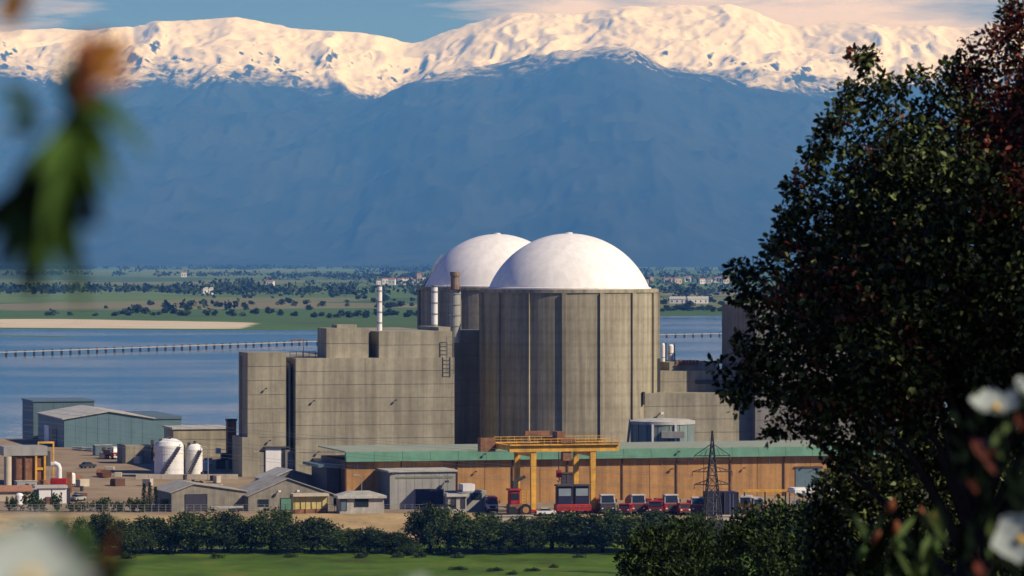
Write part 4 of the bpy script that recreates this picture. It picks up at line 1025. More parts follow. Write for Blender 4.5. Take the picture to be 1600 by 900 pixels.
# ---- clutter of the yard
rr = random.Random(31)
def clutter(kind, label, px, Y, m, group):
    X = Xat(px, Y); z = g1(X, Y); rz = R(rr.uniform(-40, 40))
    t = thing(kind, label, {'equipment_crate': 'crate', 'steel_drum': 'drum', 'cable_reel': 'reel', 'small_tank': 'tank', 'site_cabin': 'cabin'}[kind], (X, Y, z-.05), rz, group)
    if kind == 'equipment_crate':
        w_, d_, h_ = rr.uniform(1.2, 2.8), rr.uniform(1.2, 2.2), rr.uniform(.9, 2.0)
        MB().bev(-w_/2, w_/2, -d_/2, d_/2, .15, h_, .06).done('box', m, t); MB().box(-w_/2-.05, w_/2+.05, -d_/2-.05, d_/2+.05, 0, .15).done('pallet', MBROWN, t)
    elif kind == 'steel_drum':
        MB().lathe([(.42, 0), (.42, .4), (.45, .43), (.42, .46), (.42, 1.2)], 14).done('shell', m, t); MB().lathe([(.36, 1.2), (.36, 1.24)], 14).done('lid', MDSTEEL, t)
    elif kind == 'cable_reel':
        MB().tube([(0, -.7, .95), (0, .7, .95)], .5, 14).done('drum', MBROWN, t)
        for y in (-.75, .75): MB().tube([(0, y-.06, .95), (0, y+.06, .95)], .95, 18).done('flange', MRUST, t)
    elif kind == 'small_tank':
        MB().lathe([(.9, .5), (.9, 2.6), (.6, 3.0), (.1, 3.1)], 16).done('shell', m, t)
        for a in range(4): MB().cbox(.75*math.cos(a*1.57), .75*math.sin(a*1.57), 0, .15, .15, .7).done('leg', MDSTEEL, t)
    else:
        MB().bev(-2.4, 2.4, -1.2, 1.2, .2, 2.8, .1).done('wall', m, t); MB().box(-2.5, 2.5, -1.3, 1.3, 2.8, 2.95).done('roof', MROOFP, t)
        MB().box(-.4, .5, -1.28, -1.1, .3, 2.3).done('door', MDOOR, t); MB().box(1.1, 1.9, -1.28, -1.1, 1.3, 2.1).done('window', MGLASS, t)
for k in range(16): clutter('equipment_crate', 'brown equipment crate on a pallet among the yard clutter', rr.uniform(30, 350), rr.uniform(935, 1010), rr.choice((MRUST, MBROWN)), 'brown crates in the yard')
for k in range(9): clutter('equipment_crate', 'pale equipment crate on a pallet among the yard clutter', rr.uniform(100, 360), rr.uniform(940, 1130), MTAN, 'pale crates in the yard')
for k in range(10): clutter('steel_drum', 'dark steel drum standing on the tan yard', rr.uniform(30, 350), rr.uniform(930, 1015), MDSTEEL, 'steel drums in the yard')
for k in range(5): clutter('cable_reel', 'brown cable reel lying on the tan yard', rr.uniform(110, 330), rr.uniform(960, 1020), MRUST, 'cable reels in the yard')
for px, Y, lab in ((30, 930, 'small white upright tank beside the brown low-roofed hut'), (112, 985, 'small white upright tank right of the red pump unit'), (322, 1030, 'small white upright tank before the equipment tower')): clutter('small_tank', lab, px, Y, MWHITE, 'small white tanks')
for px, Y, lab, m in ((40, 965, 'grey site cabin before the rusty shed', MGREY), (330, 955, 'grey site cabin behind the low pale shed', MGREY), (160, 1120, 'dull teal site cabin before the pipe bundles', MTEALD)): clutter('site_cabin', lab, px, Y, m, 'site cabins')
# fence of the yard edge
fn = thing('yard_fence', 'thin post and rail fence along the front edge of the yard', 'fence', (0, 910, -2.6), 0)
fx = [Xat(p, 910) for p in range(6, 700, 11)]
for i, x in enumerate(fx):
    MB().cbox(x, 0, -.3, .12, .12, 2.1).done('post', MSTEEL, fn)
    if i: 
        for z in (.6, 1.2, 1.75): MB().box(fx[i-1]+.06, x-.06, -.03, .03, z, z+.06).done('rail', MSTEEL, fn)

# ================================================================ vegetation
def leafcloud(name, P, D, Nn, L, W, m, parent=None, fold=.15, six=False):
    P = np.asarray(P); n = len(P); L = np.broadcast_to(L, n)[:, None]; W = np.broadcast_to(W, n)[:, None]
    D = D/np.linalg.norm(D, axis=1, keepdims=True); S = np.cross(D, Nn); S /= (np.linalg.norm(S, axis=1, keepdims=True)+1e-9); Nn = np.cross(S, D)
    if six:
        V = np.stack([P, P+D*L*.28+S*W*.45+Nn*W*fold, P+D*L*.70+S*W*.40+Nn*W*fold, P+D*L, P+D*L*.70-S*W*.40+Nn*W*fold, P+D*L*.28-S*W*.45+Nn*W*fold], 1).reshape(-1, 3)
        b = np.arange(n)[:, None]*6; Q = np.concatenate([b+np.array([[0,1,2,3]]), b+np.array([[0,3,4,5]])], 0)
    else:
        V = np.stack([P, P+D*L*.5+S*W*.5, P+D*L, P+D*L*.5-S*W*.5+Nn*W*fold], 1).reshape(-1, 3)
        Q = np.arange(n*4).reshape(n, 4)
    return np_mesh(name, V, Q, m, parent)
def rvec(n): v = RNG.normal(size=(n, 3)); return v/np.linalg.norm(v, axis=1, keepdims=True)
def clump_leaves(C, rad, per, Lf, jit=.35):
    """leaves around clump centres: position, direction, normal, length"""
    k = len(C); idx = np.repeat(np.arange(k), per); u = rvec(len(idx)); r = RNG.random(len(idx))**.45
    P = C[idx] + u*(r*np.broadcast_to(rad, k)[idx])[:, None]
    D = u + rvec(len(idx))*.9 + np.array([0, 0, -.15]); Nn = u*.8 + rvec(len(idx))*.8 + np.array([0, 0, .5])
    L = Lf*(1+jit*RNG.normal(size=len(idx)).clip(-1.5, 1.5))
    return P, D, Nn, L

def bush_tree(name, hgt, wid, nclump, per, leaf, m, low=.12, seed=0, trunk=True):
    """template: Empty with trunk and crown, unit placed at origin"""
    global RNG
    RNG = np.random.default_rng(seed); rr = random.Random(seed)
    t = bpy.data.objects.new(name, None); link(t)
    C = []
    lobes = [(rr.uniform(-.55, .55)*wid, rr.uniform(-.55, .55)*wid, hgt*rr.uniform(.35, .75), wid*rr.uniform(.45, .75)) for _ in range(7)]
    lobes.append((0, 0, hgt*.68, wid*.62)); lobes.append((wid*.1, 0, hgt*.4, wid*.8))
    for _ in range(nclump):
        lx, ly, lz, lr = rr.choice(lobes); u = rvec(1)[0]; r = lr*rr.uniform(.55, 1.0)
        p = np.array([lx, ly, lz])+u*r*np.array([1, 1, .8]); p[2] = min(max(p[2], hgt*low), hgt*1.02); C.append(p)
    C = np.array(C); P, D, Nn, L = clump_leaves(C, wid*.17*RNG.uniform(.7, 1.3, len(C)), per, leaf)
    leafcloud('crown', P, D, Nn, L, L*.6, m, t)
    if trunk:
        b = MB(); b.tube([(0,0,-.5),(wid*.03,0,hgt*.2),(0,wid*.03,hgt*.45)], [wid*.09, wid*.07, wid*.04], 7)
        for k in range(6):
            a = rr.uniform(0, 6.28); r = wid*rr.uniform(.3, .6); b.tube([(0,0,hgt*.18+k*.03*hgt), (r*.5*math.cos(a), r*.5*math.sin(a), hgt*.4), (r*math.cos(a), r*math.sin(a), hgt*rr.uniform(.5, .75))], [wid*.05, wid*.03, wid*.012], 5)
        b.done('trunk', MBARK, t)
    return t
def place(tpl, used, X, Y, sx, sz, rz, label, cat, group, z=None, sink=.2):
    o = tpl if not used else copy_tree(tpl)
    o.location = (X, Y, (g1(X, Y) if z is None else z)-sink); o.scale = (sx, sx, sz); o.rotation_euler = (0, 0, rz)
    tag(o, label, cat, group); return o

# ---- row of trees at the foot of the embankment (pixel x, top row, half width px, distance)
TPL = [bush_tree('broadleaf_tree', 10, 5, 150, 60, .42, MMID, .03, 11), bush_tree('broadleaf_tree', 10, 5, 150, 60, .42, MMID, .03, 12), bush_tree('broadleaf_tree', 10, 5.4, 150, 60, .42, MMIDL, .03, 13)]
used = [False]*3
row = [(160,798,24,858,0),(128,822,14,852,2),(236,806,30,858,0),(272,822,22,856,1),(305,806,33,857,2),(356,799,24,858,1),(392,812,26,856,0),(424,798,33,858,0),(460,820,24,855,1),(488,806,33,857,1),(535,826,26,856,2),(575,824,28,856,0),(612,831,22,855,1),(640,850,14,852,2),
       (672,792,26,858,1),(702,798,30,857,2),(745,799,36,858,0),(780,818,26,856,1),(824,815,32,857,0),(862,803,28,860,1),(900,801,36,858,1),(942,806,34,857,0),(980,806,32,858,2),(1020,802,32,859,1),(1060,808,30,857,0),(1100,806,30,858,2),(1140,812,32,857,1),(1190,800,34,859,0),(205,826,20,853,1),(1245,800,36,858,1),(1300,796,36,860,0)]
LAB = {160:'below the hedge beside the budding stem',128:'below the white hut and hedge',236:'below the three cypresses',272:'between the cypresses and the pale shed doorway',305:'right below the dark doorway of the pale shed',356:'below the right end of the pale shed',392:'below the gap of the two gabled sheds',424:'below the small dark window of the gabled shed',460:'below the left post of the yellowish booth',488:'below the right half of the yellowish booth',535:'below the door of the white kiosk',575:'below the dark window of the white kiosk',612:'below the left corner of the grey metal hall',640:'on the bare bank below the grey metal hall',
 672:'below the dark gate of the grey metal hall',702:'below the white guard hut',745:'below the grey portable cabin',780:'below the small white truck',824:'below the red lifting machine',862:'below the white car between the crane legs',900:'below the twin-cab transporter',942:'below the dark-fronted truck',980:'below the first low red pickup',1020:'below the low red tanker',1060:'below the red tipper truck',1100:'just left of the lattice pylon foot',1140:'just right of the lattice pylon foot',1190:'below the red flatbed truck',205:'by the pond edge left of the cypresses',1245:'below the left post of the canopy shelter',1300:'below the right end of the canopy shelter'}
for i, (px, yt, hwp, Y, k) in enumerate(row):
    if i % 3 == 1: k = 2
    X = Xat(px, Y); z = g1(X, Y); H = Zat(yt, Y)-z+.2; W_ = hwp/FPX*Y
    place(TPL[k], used[k], X, Y, W_/3.5*random.uniform(.85, 1.2), H/9.2*random.uniform(.92, 1.08), random.uniform(0, 6.28), ('tall ' if yt < 801 else 'low ' if yt > 820 else '')+'bushy dark tree '+LAB[px], 'tree', 'trees along the embankment foot'); used[k] = True
# bank shrubs growing up the slope between the trees
BK = bush_tree('bank_shrub', 3, 2.4, 34, 30, .40, MMID, .02, 23, False); bu = False; rb_ = random.Random(12)
for k in range(34):
    px = rb_.choice((rb_.uniform(10, 520), rb_.uniform(640, 1300))); Y = rb_.uniform(872, 898); X = Xat(px, Y)
    place(BK, bu, X, Y, rb_.uniform(.7, 1.7), rb_.uniform(.5, 1.2), rb_.uniform(0, 6), 'dark shrub growing on the slope of the embankment', 'shrub', 'shrubs on the embankment slope'); bu = True
# low scrub before the row, on the meadow and at the bank
SCR = bush_tree('low_shrub', 2, 1.6, 26, 26, .36, MMIDL, .02, 21, False); su = False
for px, yt, hwp, Y in ((715,884,16,818),(772,887,14,812),(830,889,14,812),(800,893,11,806),(865,884,9,822),(655,862,12,846),(200,862,14,846),(150,866,16,842),(565,862,14,846),(622,862,12,846),(340,864,14,846),(455,864,12,846),(715,864,14,846),(905,866,12,845)):
    X = Xat(px, Y); z = g1(X, Y); H = max(.8, Zat(yt, Y)-z)
    place(SCR, su, X, Y, hwp/FPX*Y/1.6, H/2, random.uniform(0, 6), 'low green shrub on the meadow before the embankment trees', 'shrub', 'low meadow shrubs'); su = True
# ---- hedge along the yard edge
HG = bush_tree('hedge_bush', 2.6, 1.7, 26, 34, .32, MMIDL, .02, 31, False); hu = False
for k, px in enumerate((20, 45, 66, 88, 112, 132, 150, 168, 188, 206, 222, 262 )):
    Y = 914+random.uniform(-1, 1); X = Xat(px, Y)
    place(HG, hu, X, Y, random.uniform(.9, 1.25), random.uniform(.9, 1.35) if px != 88 and px != 45 else 1.7, random.uniform(0, 6), 'green bush in the clipped hedge along the tan yard', 'bush', 'hedge along the yard'); hu = True
# ---- cypresses
RNG = np.random.default_rng(5)
cy = bpy.data.objects.new('cypress_tree', None); link(cy)
C = np.array([(.45*math.sin(math.pi*min(1, f+.12))*math.cos(a), .45*math.sin(math.pi*min(1, f+.12))*math.sin(a), .3+6.6*f) for f, a in ((k/60., k*2.4) for k in range(60))])
P, D, Nn, L = clump_leaves(C, .3, 22, .26); D[:, 2] += 1.4; leafcloud('crown', P, D, Nn, L, L*.45, MCYP, cy)
MB().tube([(0,0,-.3),(0,0,5)], [.14,.04], 6).done('trunk', MBARK, cy)
for i, (px, yt) in enumerate(((225,754),(234,752),(243,759))):
    Y = 913; X = Xat(px, Y); z = g1(X, Y); place(cy, i > 0, X, Y, 1.0, (Zat(yt, Y)-z)/7.1, i*1.7, 'slim dark cypress in the trio beside the low pale shed', 'tree', 'three cypresses')

# ---- trees of the far plain
FT = [bush_tree('distant_tree', 9, 5, 16, 14, 2.0, MFAR, .05, 41, True), bush_tree('distant_tree', 9, 5.5, 16, 14, 2.0, MFAR, .05, 42, True), bush_tree('distant_tree', 9, 5, 16, 14, 2.0, MFARL, .05, 43, True)]
fu = [False]*3; rr = random.Random(3); spots = []
def shore(X): return np.interp(X, _SX, _SY)
for px in list(range(490, 660, 11)) + list(range(190, 470, 21)):
    Y = shore(Xat(px, 3600))+rr.uniform(560, 760)+(120 if px < 470 else 0); spots.append((px+rr.uniform(-5, 5), Y, rr.uniform(.8, 1.35)))
for px in range(1034, 1130, 7): spots.append((px+rr.uniform(-3, 3), 4350+rr.uniform(-60, 160), rr.uniform(.8, 1.2)))
while len(spots) < 285:
    Y = 3950+(9000-3950)*rr.random()**1.7; px = rr.uniform(-40, 1160) if rr.random() < .85 else rr.uniform(1020, 1400)
    X = Xat(px, Y)
    if Y < shore(X)+520: continue
    if fbm(np.array([X/330.]), np.array([Y/700.]), 3)[0] < .46: continue
    spots.append((px, Y, rr.uniform(.7, 1.35)))
for i, (px, Y, s) in enumerate(spots):
    k = rr.choice((0, 1, 1, 0, 2)); X = Xat(px, Y)
    place(FT[k], fu[k], X, Y, s*.85, s*.66, rr.uniform(0, 6), 'small dark round tree scattered over the green plain beyond the reservoir', 'tree', 'trees of the far plain', sink=1.1); fu[k] = True
# far wood as one mass
RNG = np.random.default_rng(77)
n = 9000; Y = 4300+(24000-4300)*RNG.random(n)**1.25; X = Xat(RNG.uniform(-250, 1850, n), Y)
dens = fbm(X/500., Y/1300., 4); keep = (dens > .57) & (Y > shore(X)+650); X, Y = X[keep], Y[keep]
per = 12; Xr, Yr = np.repeat(X, per), np.repeat(Y, per); m_ = len(Xr); big = 1+Yr/9000.
P = np.stack([Xr+RNG.normal(size=m_)*3.4*big, Yr+RNG.normal(size=m_)*3.4*big, gz(Xr, Yr)+RNG.uniform(.5, 6.0, m_)*np.minimum(big, 1.9)], -1)
fw = leafcloud('far_woodland', P, rvec(m_), rvec(m_), 4.2*big, 3.4*big, MFAR); tag(fw, 'dark far-off woodland and hedgerows across the plain below the mountains', 'woodland', kind='stuff')

# ---- far houses and farms
def house(name, label, px, Y, wpx, hm, depth, group=None, mw=None, mr=None):
    X = Xat(px, Y); z = g1(X, Y); w_ = wpx/FPX*Y
    t = thing(name, label, 'house', (X, Y, z-.5), R(rr.uniform(-12, 20)), group)
    MB().box(-w_/2, w_/2, 0, depth, 0, hm).done('wall', mw or MWHITE, t)
    MB().prismx([(-.4, hm), (depth+.4, hm), (depth/2, hm+depth*.22)], -w_/2-.4, w_/2+.4).done('roof', mr or MBRICK, t)
    nwin = max(2, int(w_/6))
    for k in range(nwin): MB().box(-w_/2+w_*(k+.35)/nwin, -w_/2+w_*(k+.62)/nwin, -.08, .1, hm*.35, hm*.7).done('window', MGLASS, t)
house('farmhouse', 'white farmhouse alone on the plain left of the hall stack', 325, 6200, 17, 9, 12, mr=MROOFP)
house('farmhouse', 'tiny white farmhouse by trees near the mountain foot', 287, 12000, 8, 14, 14)
house('farmhouse', 'small white farmhouse on the plain above the stepped hall', 421, 8200, 12, 9, 12)
for i, (px, Y, w_) in enumerate(((592,8600,7),(602,9000,9),(612,8700,10),(621,9200,8),(632,9000,9),(640,9500,10),(650,9300,12),(662,9600,10))):
    house('village_house', 'pale house of the far village left of the rear dome', px, Y, w_, 8+5*rr.random(), 11, 'far village left of the domes', rr.choice((MWHITE, MTAN)))
for i, (px, Y, w_) in enumerate(((998,9400,9),(1008,9200,10),(1017,9600,8),(1046,9300,16),(1060,9200,12),(1075,9700,10),(1098,9000,9),(1108,9300,8),(1120,9500,14),(1135,9100,10))):
    house('village_house', 'pale house of the far village right of the domes', px, Y, w_, 8+5*rr.random(), 11, 'far village right of the domes', rr.choice((MWHITE, MTAN)))
for px, w_, lab in ((1058, 24, 'long low white farm building on the plain next to the containment'), (1091, 32, 'longer low white farm building on the plain close to the oak')):
    house('farm_building', lab, px, 5050, w_, 6, 14, 'pair of long white farm buildings', mr=MROOFP)
tw = thing('village_tower', 'pale stone village tower beyond the plain left of the rear dome', 'tower', (Xat(655, 9000), 9000, g1(Xat(655, 9000), 9000)-.5))
MB().box(-5, 5, 0, 10, 0, 20).done('shaft', MTAN, tw); MB().prismx([(0, 20), (10, 20), (5, 25)], -5, 5).done('roof', MBRICK, tw)

# ---- the near oak on the right
OY = 40.; OS = OY/FPX
oak_poly = np.array([(1340,72),(1318,140),(1288,165),(1280,215),(1252,262),(1228,315),(1200,355),(1175,392),(1150,420),(1136,455),(1150,500),(1150,560),(1118,575),(1128,630),(1165,668),(1225,690),(1290,705),(1320,735),(1400,735),(1470,720),(1520,690),(1600,700),(1760,740),(1900,640),(1960,400),(1900,150),(1760,-40),(1640,-60),(1590,0),(1540,35),(1512,40),(1500,110),(1470,105),(1452,90),(1430,120),(1395,135),(1370,90)], float)
def inside(poly, x, y):
    c = np.zeros(len(x), bool); j = len(poly)-1
    for i in range(len(poly)):
        xi, yi = poly[i]; xj, yj = poly[j]
        c ^= ((yi > y) != (yj > y)) & (x < (xj-xi)*(y-yi)/(yj-yi+1e-9)+xi); j = i
    return c
def bdist(poly, x, y):
    d = np.full(len(x), 1e9)
    for i in range(len(poly)):
        a, b = poly[i-1], poly[i]; ab = b-a; tt = np.clip(((x-a[0])*ab[0]+(y-a[1])*ab[1])/(ab@ab), 0, 1)
        d = np.minimum(d, np.hypot(x-a[0]-tt*ab[0], y-a[1]-tt*ab[1]))
    return d
RNG = np.random.default_rng(99)
oak = thing('holm_oak', 'large dark oak tree with dense leathery foliage overhanging the view of the halls', 'tree', (Xat(1530, OY), OY, g1(Xat(1530, OY), OY)-.2))
ox, oy, oz = oak.location
cx_, cy_ = RNG.uniform(1100, 1960, 9000), RNG.uniform(-60, 745, 9000)
k = inside(oak_poly, cx_, cy_); cx_, cy_ = cx_[k], cy_[k]; bd = bdist(oak_poly, cx_, cy_)
kb = (bd > 55) | (fbm(cx_/42., cy_/42., 3) > .41); cx_, cy_, bd = cx_[kb], cy_[kb], bd[kb]
dep = np.minimum(bd*OS*1.3+.12, 1.7); nC = 2900
k = np.argsort(RNG.random(len(cx_))/(1+.9*(bd > 90)))[:nC]; cx_, cy_, dep, bd = cx_[k], cy_[k], dep[k], bd[k]
sgn = np.sign(RNG.uniform(-1, 1, nC)); yo = sgn*dep*RNG.random(nC)**.5
thin = ~((cy_ > 655) & (cx_ < 1420) & (RNG.random(nC) < .35))
thin &= ~((bd < 60) & (RNG.random(nC) < .15))
C = np.stack([Xat(cx_, OY), OY+yo, CAMZ+(HZ-cy_)*OS], -1)[thin]-np.array([ox, oy, oz]); cxx = cx_[thin]; cyy = cy_[thin]; bdd = bd[thin]
rad = np.where(bdd < 35, .10, .17)*RNG.uniform(.8, 1.35, len(C))
P, D, Nn, L = clump_leaves(C, rad, 52, .058); redp = np.clip((cxx-1470)/80., 0, 1)*np.clip((380-cyy)/160., 0, 1)*.8+.10
isr = np.repeat(RNG.random(len(C)) < redp, 52)
leafcloud('crown', P[~isr], D[~isr], Nn[~isr], L[~isr], L[~isr]*.62, MLEAF, oak, six=True)
leafcloud('reddish_foliage', P[isr], D[isr], Nn[isr], L[isr]*.9, L[isr]*.5, MLEAFR, oak, six=True)
b = MB(); b.tube([(0,0,0),(.1,0,1.6),(-.05,.1,3.2),(.1,0,5.0),(.0,.1,6.6)], [.26,.21,.17,.11,.05], 10).done('trunk', MBARK, oak)
sel = RNG.permutation(np.where(C[:, 2] > 4.6)[0])[:90]
for grp in range(6):
    b = MB()
    for q in sel[grp*15:(grp+1)*15]:
        e = C[q]; s0 = np.array([0, 0, max(1.0, e[2]-1.3-.5*np.hypot(e[0], e[1])*.6)]); mid = (s0+e)/2+np.array([0, 0, .18])+RNG.normal(size=3)*.08
        b.tube([s0, mid, e], [.055, .03, .008], 5)
    b.done('limb', MBARK, oak)
# unseen oak added sunward, right of the view, to shade the near oak
RNG = np.random.default_rng(123)
shade_oak = thing('holm_oak', 'unseen tall oak added right of the view to shade its neighbour', 'tree', (ox+9.4, oy-4.6, g1(ox+9.4, oy-4.6)-.2))
u = rvec(700); r = RNG.random(700)**.4; C2 = np.stack([u[:,0]*r*3.6, u[:,1]*r*3.6, 9.2+u[:,2]*r*4.2], -1)
P, D, Nn, L = clump_leaves(C2, .42, 34, .13); leafcloud('crown', P, D, Nn, L, L*.62, MLEAF, shade_oak)
b = MB().tube([(0,0,-.2),(.1,.1,3),(0,0,6),(.1,0,11)], [.35,.28,.2,.06], 10)
for k in range(14):
    e = C2[k*40]; b.tube([(0,0,4+.25*k), (e[0]*.5, e[1]*.5, (e[2]+5)/2+.6), tuple(e)], [.1,.06,.015], 5)
b.done('trunk', MBARK, shade_oak)

# ---- bushes on the camera hill, bottom right
RNG = np.random.default_rng(55)
def hill_bush(label, poly, Y, nC, per, leaf, rad, m, dmax, seed, m2=None):
    global RNG
    RNG = np.random.default_rng(seed); poly = np.array(poly, float); s = Y/FPX
    mxp = poly.mean(0)[0]; X0 = Xat(mxp, Y); z0 = g1(X0, Y)-.2
    t = thing('hillside_bush', label, 'bush', (X0, Y, z0), 0, 'bushes on the near hillside')
    x = RNG.uniform(poly[:,0].min(), poly[:,0].max(), nC*6); y = RNG.uniform(poly[:,1].min(), poly[:,1].max(), nC*6)
    k = inside(poly, x, y); x, y = x[k][:nC], y[k][:nC]; d = np.minimum(bdist(poly, x, y)*s*1.2+.15, dmax); yo = np.sign(RNG.uniform(-1, 1, len(x)))*d*RNG.random(len(x))**.5
    C = np.stack([Xat(x, Y)-X0, yo, CAMZ+(HZ-y)*s-z0], -1)
    P, D, Nn, L = clump_leaves(C, rad*RNG.uniform(.7, 1.3, len(C)), per, leaf); D[:, 2] += .35
    if m2 is not None:
        q = np.repeat(RNG.random(len(C)) < .3, per); leafcloud('pale_foliage', P[q], D[q], Nn[q], L[q], L[q]*.5, m2, t); P, D, Nn, L = P[~q], D[~q], Nn[~q], L[~q]
    leafcloud('crown', P, D, Nn, L, L*.5, m, t)
    b = MB()
    for q in RNG.permutation(len(C))[:14]: b.tube([(C[q][0]*.2, 0, 0), (C[q][0]*.6, C[q][1]*.5, C[q][2]*.55), tuple(C[q])], [.07, .045, .012], 5)
    b.done('stems', MBARK, t); return t
hill_bush('broad leafy bush with pale tips before the embankment trees', [(962,905),(970,862),(985,840),(1020,828),(1045,815),(1085,822),(1105,835),(1135,850),(1150,900),(1150,1040),(960,1040)], 120., 300, 120, .12, .34, MMID, 2.2, 61, MMIDL)
hill_bush('tall leafy bush under the green roof end and beside the oak', [(1110,905),(1125,850),(1150,815),(1195,790),(1235,800),(1270,790),(1310,800),(1340,850),(1345,1040),(1110,1040)], 112., 360, 120, .115, .32, MMID, 2.4, 62, MMIDL)
hill_bush('black-green dense bush below the oak crown', [(1255,905),(1265,800),(1285,745),(1335,722),(1390,690),(1430,670),(1500,690),(1560,705),(1640,690),(1760,740),(1760,1080),(1290,1080)], 44., 1250, 60, .07, .18, MLEAF, 1.5, 63)

# ---- rockrose plants right in front of the lens
def petal_mesh(sz, cup, seed):
    r_ = random.Random(seed); vs = []; fs = []; nu, nv = 5, 6
    for i in range(nu+1):
        f = i/nu
        for j in range(nv+1):
            g = (j/nv-.5)*2; wd = sz*.62*math.sin(math.pi*min(.93, .12+f*.78))
            vs.append((g*wd, sz*(.08+f)*(1-.12*g*g*f), sz*(cup*f**1.7+.10*g*g*f+.05*math.sin(5*g+f*4+seed)*f)))
    for i in range(nu):
        for j in range(nv): a = i*(nv+1)+j; fs.append((a, a+1, a+nv+2, a+nv+1))
    return vs, fs
def add_flower(plant, loc, sz, rot, cup, seed):
    fl = MB().lathe([(sz*.05, -sz*.28), (sz*.16, -.06*sz), (sz*.2, 0)], 8).done('flower', MNEAR, plant); fl.location = loc; fl.rotation_euler = rot
    for k in range(5):
        p = MB().add(*petal_mesh(sz, cup, seed+k)).done('petal', MPETAL, fl, smooth=True); p.rotation_euler = (0, 0, k*2*math.pi/5)
    c = MB().lathe([(sz*.04, 0), (sz*.17, sz*.1), (sz*.14, sz*.2), (sz*.03, sz*.24)], 10).done('stamens', MANTH, fl)
    return fl
def leafblade(m, parent, name, base, tip, width, droop=0.02, up=(0,0,1)):
    base = np.array(base, float); tip = np.array(tip, float); d = tip-base; L_ = np.linalg.norm(d); s = np.cross(d/L_, np.array([0, -1, .2])); s /= np.linalg.norm(s); nn = np.cross(s, d/L_)
    vs = []; fs = []; n = 7
    for i in range(n+1):
        f = i/n; c = base+d*f+np.array([0, 0, droop*math.sin(math.pi*f)]); wd = width*.5*math.sin(math.pi*min(.97, f*.94+.05))**.8
        vs += [tuple(c-s*wd), tuple(c+nn*wd*.35*-1), tuple(c+s*wd)]
    for i in range(n): q = 3*i; fs += [(q, q+1, q+4, q+3), (q+1, q+2, q+5, q+4)]
    return MB().add(vs, fs).done(name, m, parent, smooth=True)
def W(px, py, Y): return np.array([Xat(px, Y), Y, Zat(py, Y)])
def rel(o, p): return tuple(np.array(p)-np.array(o.location))
# left plant: dark stem with drooping leaves and an orange tip
Y = 2.0; X0 = Xat(-520, Y)
lp = thing('rockrose_shrub', 'out-of-focus leafy stem with orange tip leaves at the left edge', 'shrub', (X0, Y, g1(X0, Y)))
b = MB(); b.tube([(0,0,-.05), rel(lp, W(-420, 1500, Y)), rel(lp, W(-260, 700, Y)), rel(lp, W(-60, 380, Y)), rel(lp, W(60, 280, Y)), rel(lp, W(110, 190, Y)), rel(lp, W(150, 95, Y))], [.010,.009,.008,.007,.006,.005,.003], 8)
b.done('stem', MNEARD, lp)
def blades(plant, Y, items, wk_=1.0):
    for (m, x0, y0, x1, y1, wpx, dr, dy) in items:
        leafblade(m, plant, 'leaf', rel(plant, W(x0, y0, Y)), rel(plant, W(x1, y1, Y+dy)), wpx*wk_/FPX*Y, dr)
its = [(MORL, 130,130, 190,60, 40, .003, .03), (MBUD, 130,135, 125,55, 34, 0, .03), (MORL, 145,112, 208,78, 34, .003, .03), (MBUD, 140,120, 150,45, 26, 0, .02), (MBUD, 125,160, 150,105, 34, 0, -.03), (MORL, 150,125, 205,115, 34, 0, .04), (MORL, 145,100, 180,55, 30, 0, .0), (MORL, 15,10, 45,-40, 40, 0, .04), (MORL, 5,40, 35,-20, 40, 0, .0),
 (MNEAR, 118,175, 100,100, 34, 0, .04), (MNEAR, 115,180, 205,195, 26, .010, .05), (MNEAR, 110,190, 235,250, 24, .012, .08), (MNEAR, 108,200, 232,225, 22, .012, .10), (MNEAR, 105,205, 190,300, 24, .010, .05), (MNEAR, 100,215, 165,315, 24, .008, .03), (MNEAR, 100,230, 130,330, 24, .004, .06),
 (MNEAR, 95,245, 128,490, 26, 0, .02), (MNEAR, 100,260, 118,430, 24, .002, .06), (MNEAR, 60,190, 8,130, 30, 0, .04), (MNEAR, 60,210, 10,190, 28, 0, .1), (MNEAR, 40,250, 5,330, 24, 0, .1)]
RNG = np.random.default_rng(4)
for k in range(30):
    f = RNG.random(); x = 125-85*f+RNG.normal()*10; y = 170+150*f+RNG.normal()*12; a = RNG.normal(1.75, .45); l_ = RNG.uniform(70, 150)
    its.append((MNEARD if RNG.random() < .55 else MNEAR, x, y, x+l_*math.cos(a), y+l_*math.sin(a), RNG.uniform(20, 32), 0, RNG.uniform(-.05, .12)))
blades(lp, Y, its, 1.15)
# flower at the lower left
Y = 1.6; X0 = Xat(20, Y)
fp = thing('rockrose_shrub', 'out-of-focus white rockrose flower in the lower left corner', 'shrub', (X0, Y, g1(X0, Y)))
MB().tube([(0,0,-.03), rel(fp, W(40, 1500, Y)), rel(fp, W(60, 905, Y+.01))], [.006,.005,.003], 7).done('stem', MNEARD, fp)
add_flower(fp, rel(fp, W(40, 915, Y)), .025, (R(62), R(18), .4), .18, 3)
add_flower(fp, rel(fp, W(-15, 940, Y+.05)), .028, (R(60), R(10), 1.0), .18, 9)
blades(fp, Y, [(MNEAR, 90,960, 140,850, 34, 0, .1), (MNEAR, 60,980, 120,905, 40, 0, -.05)])
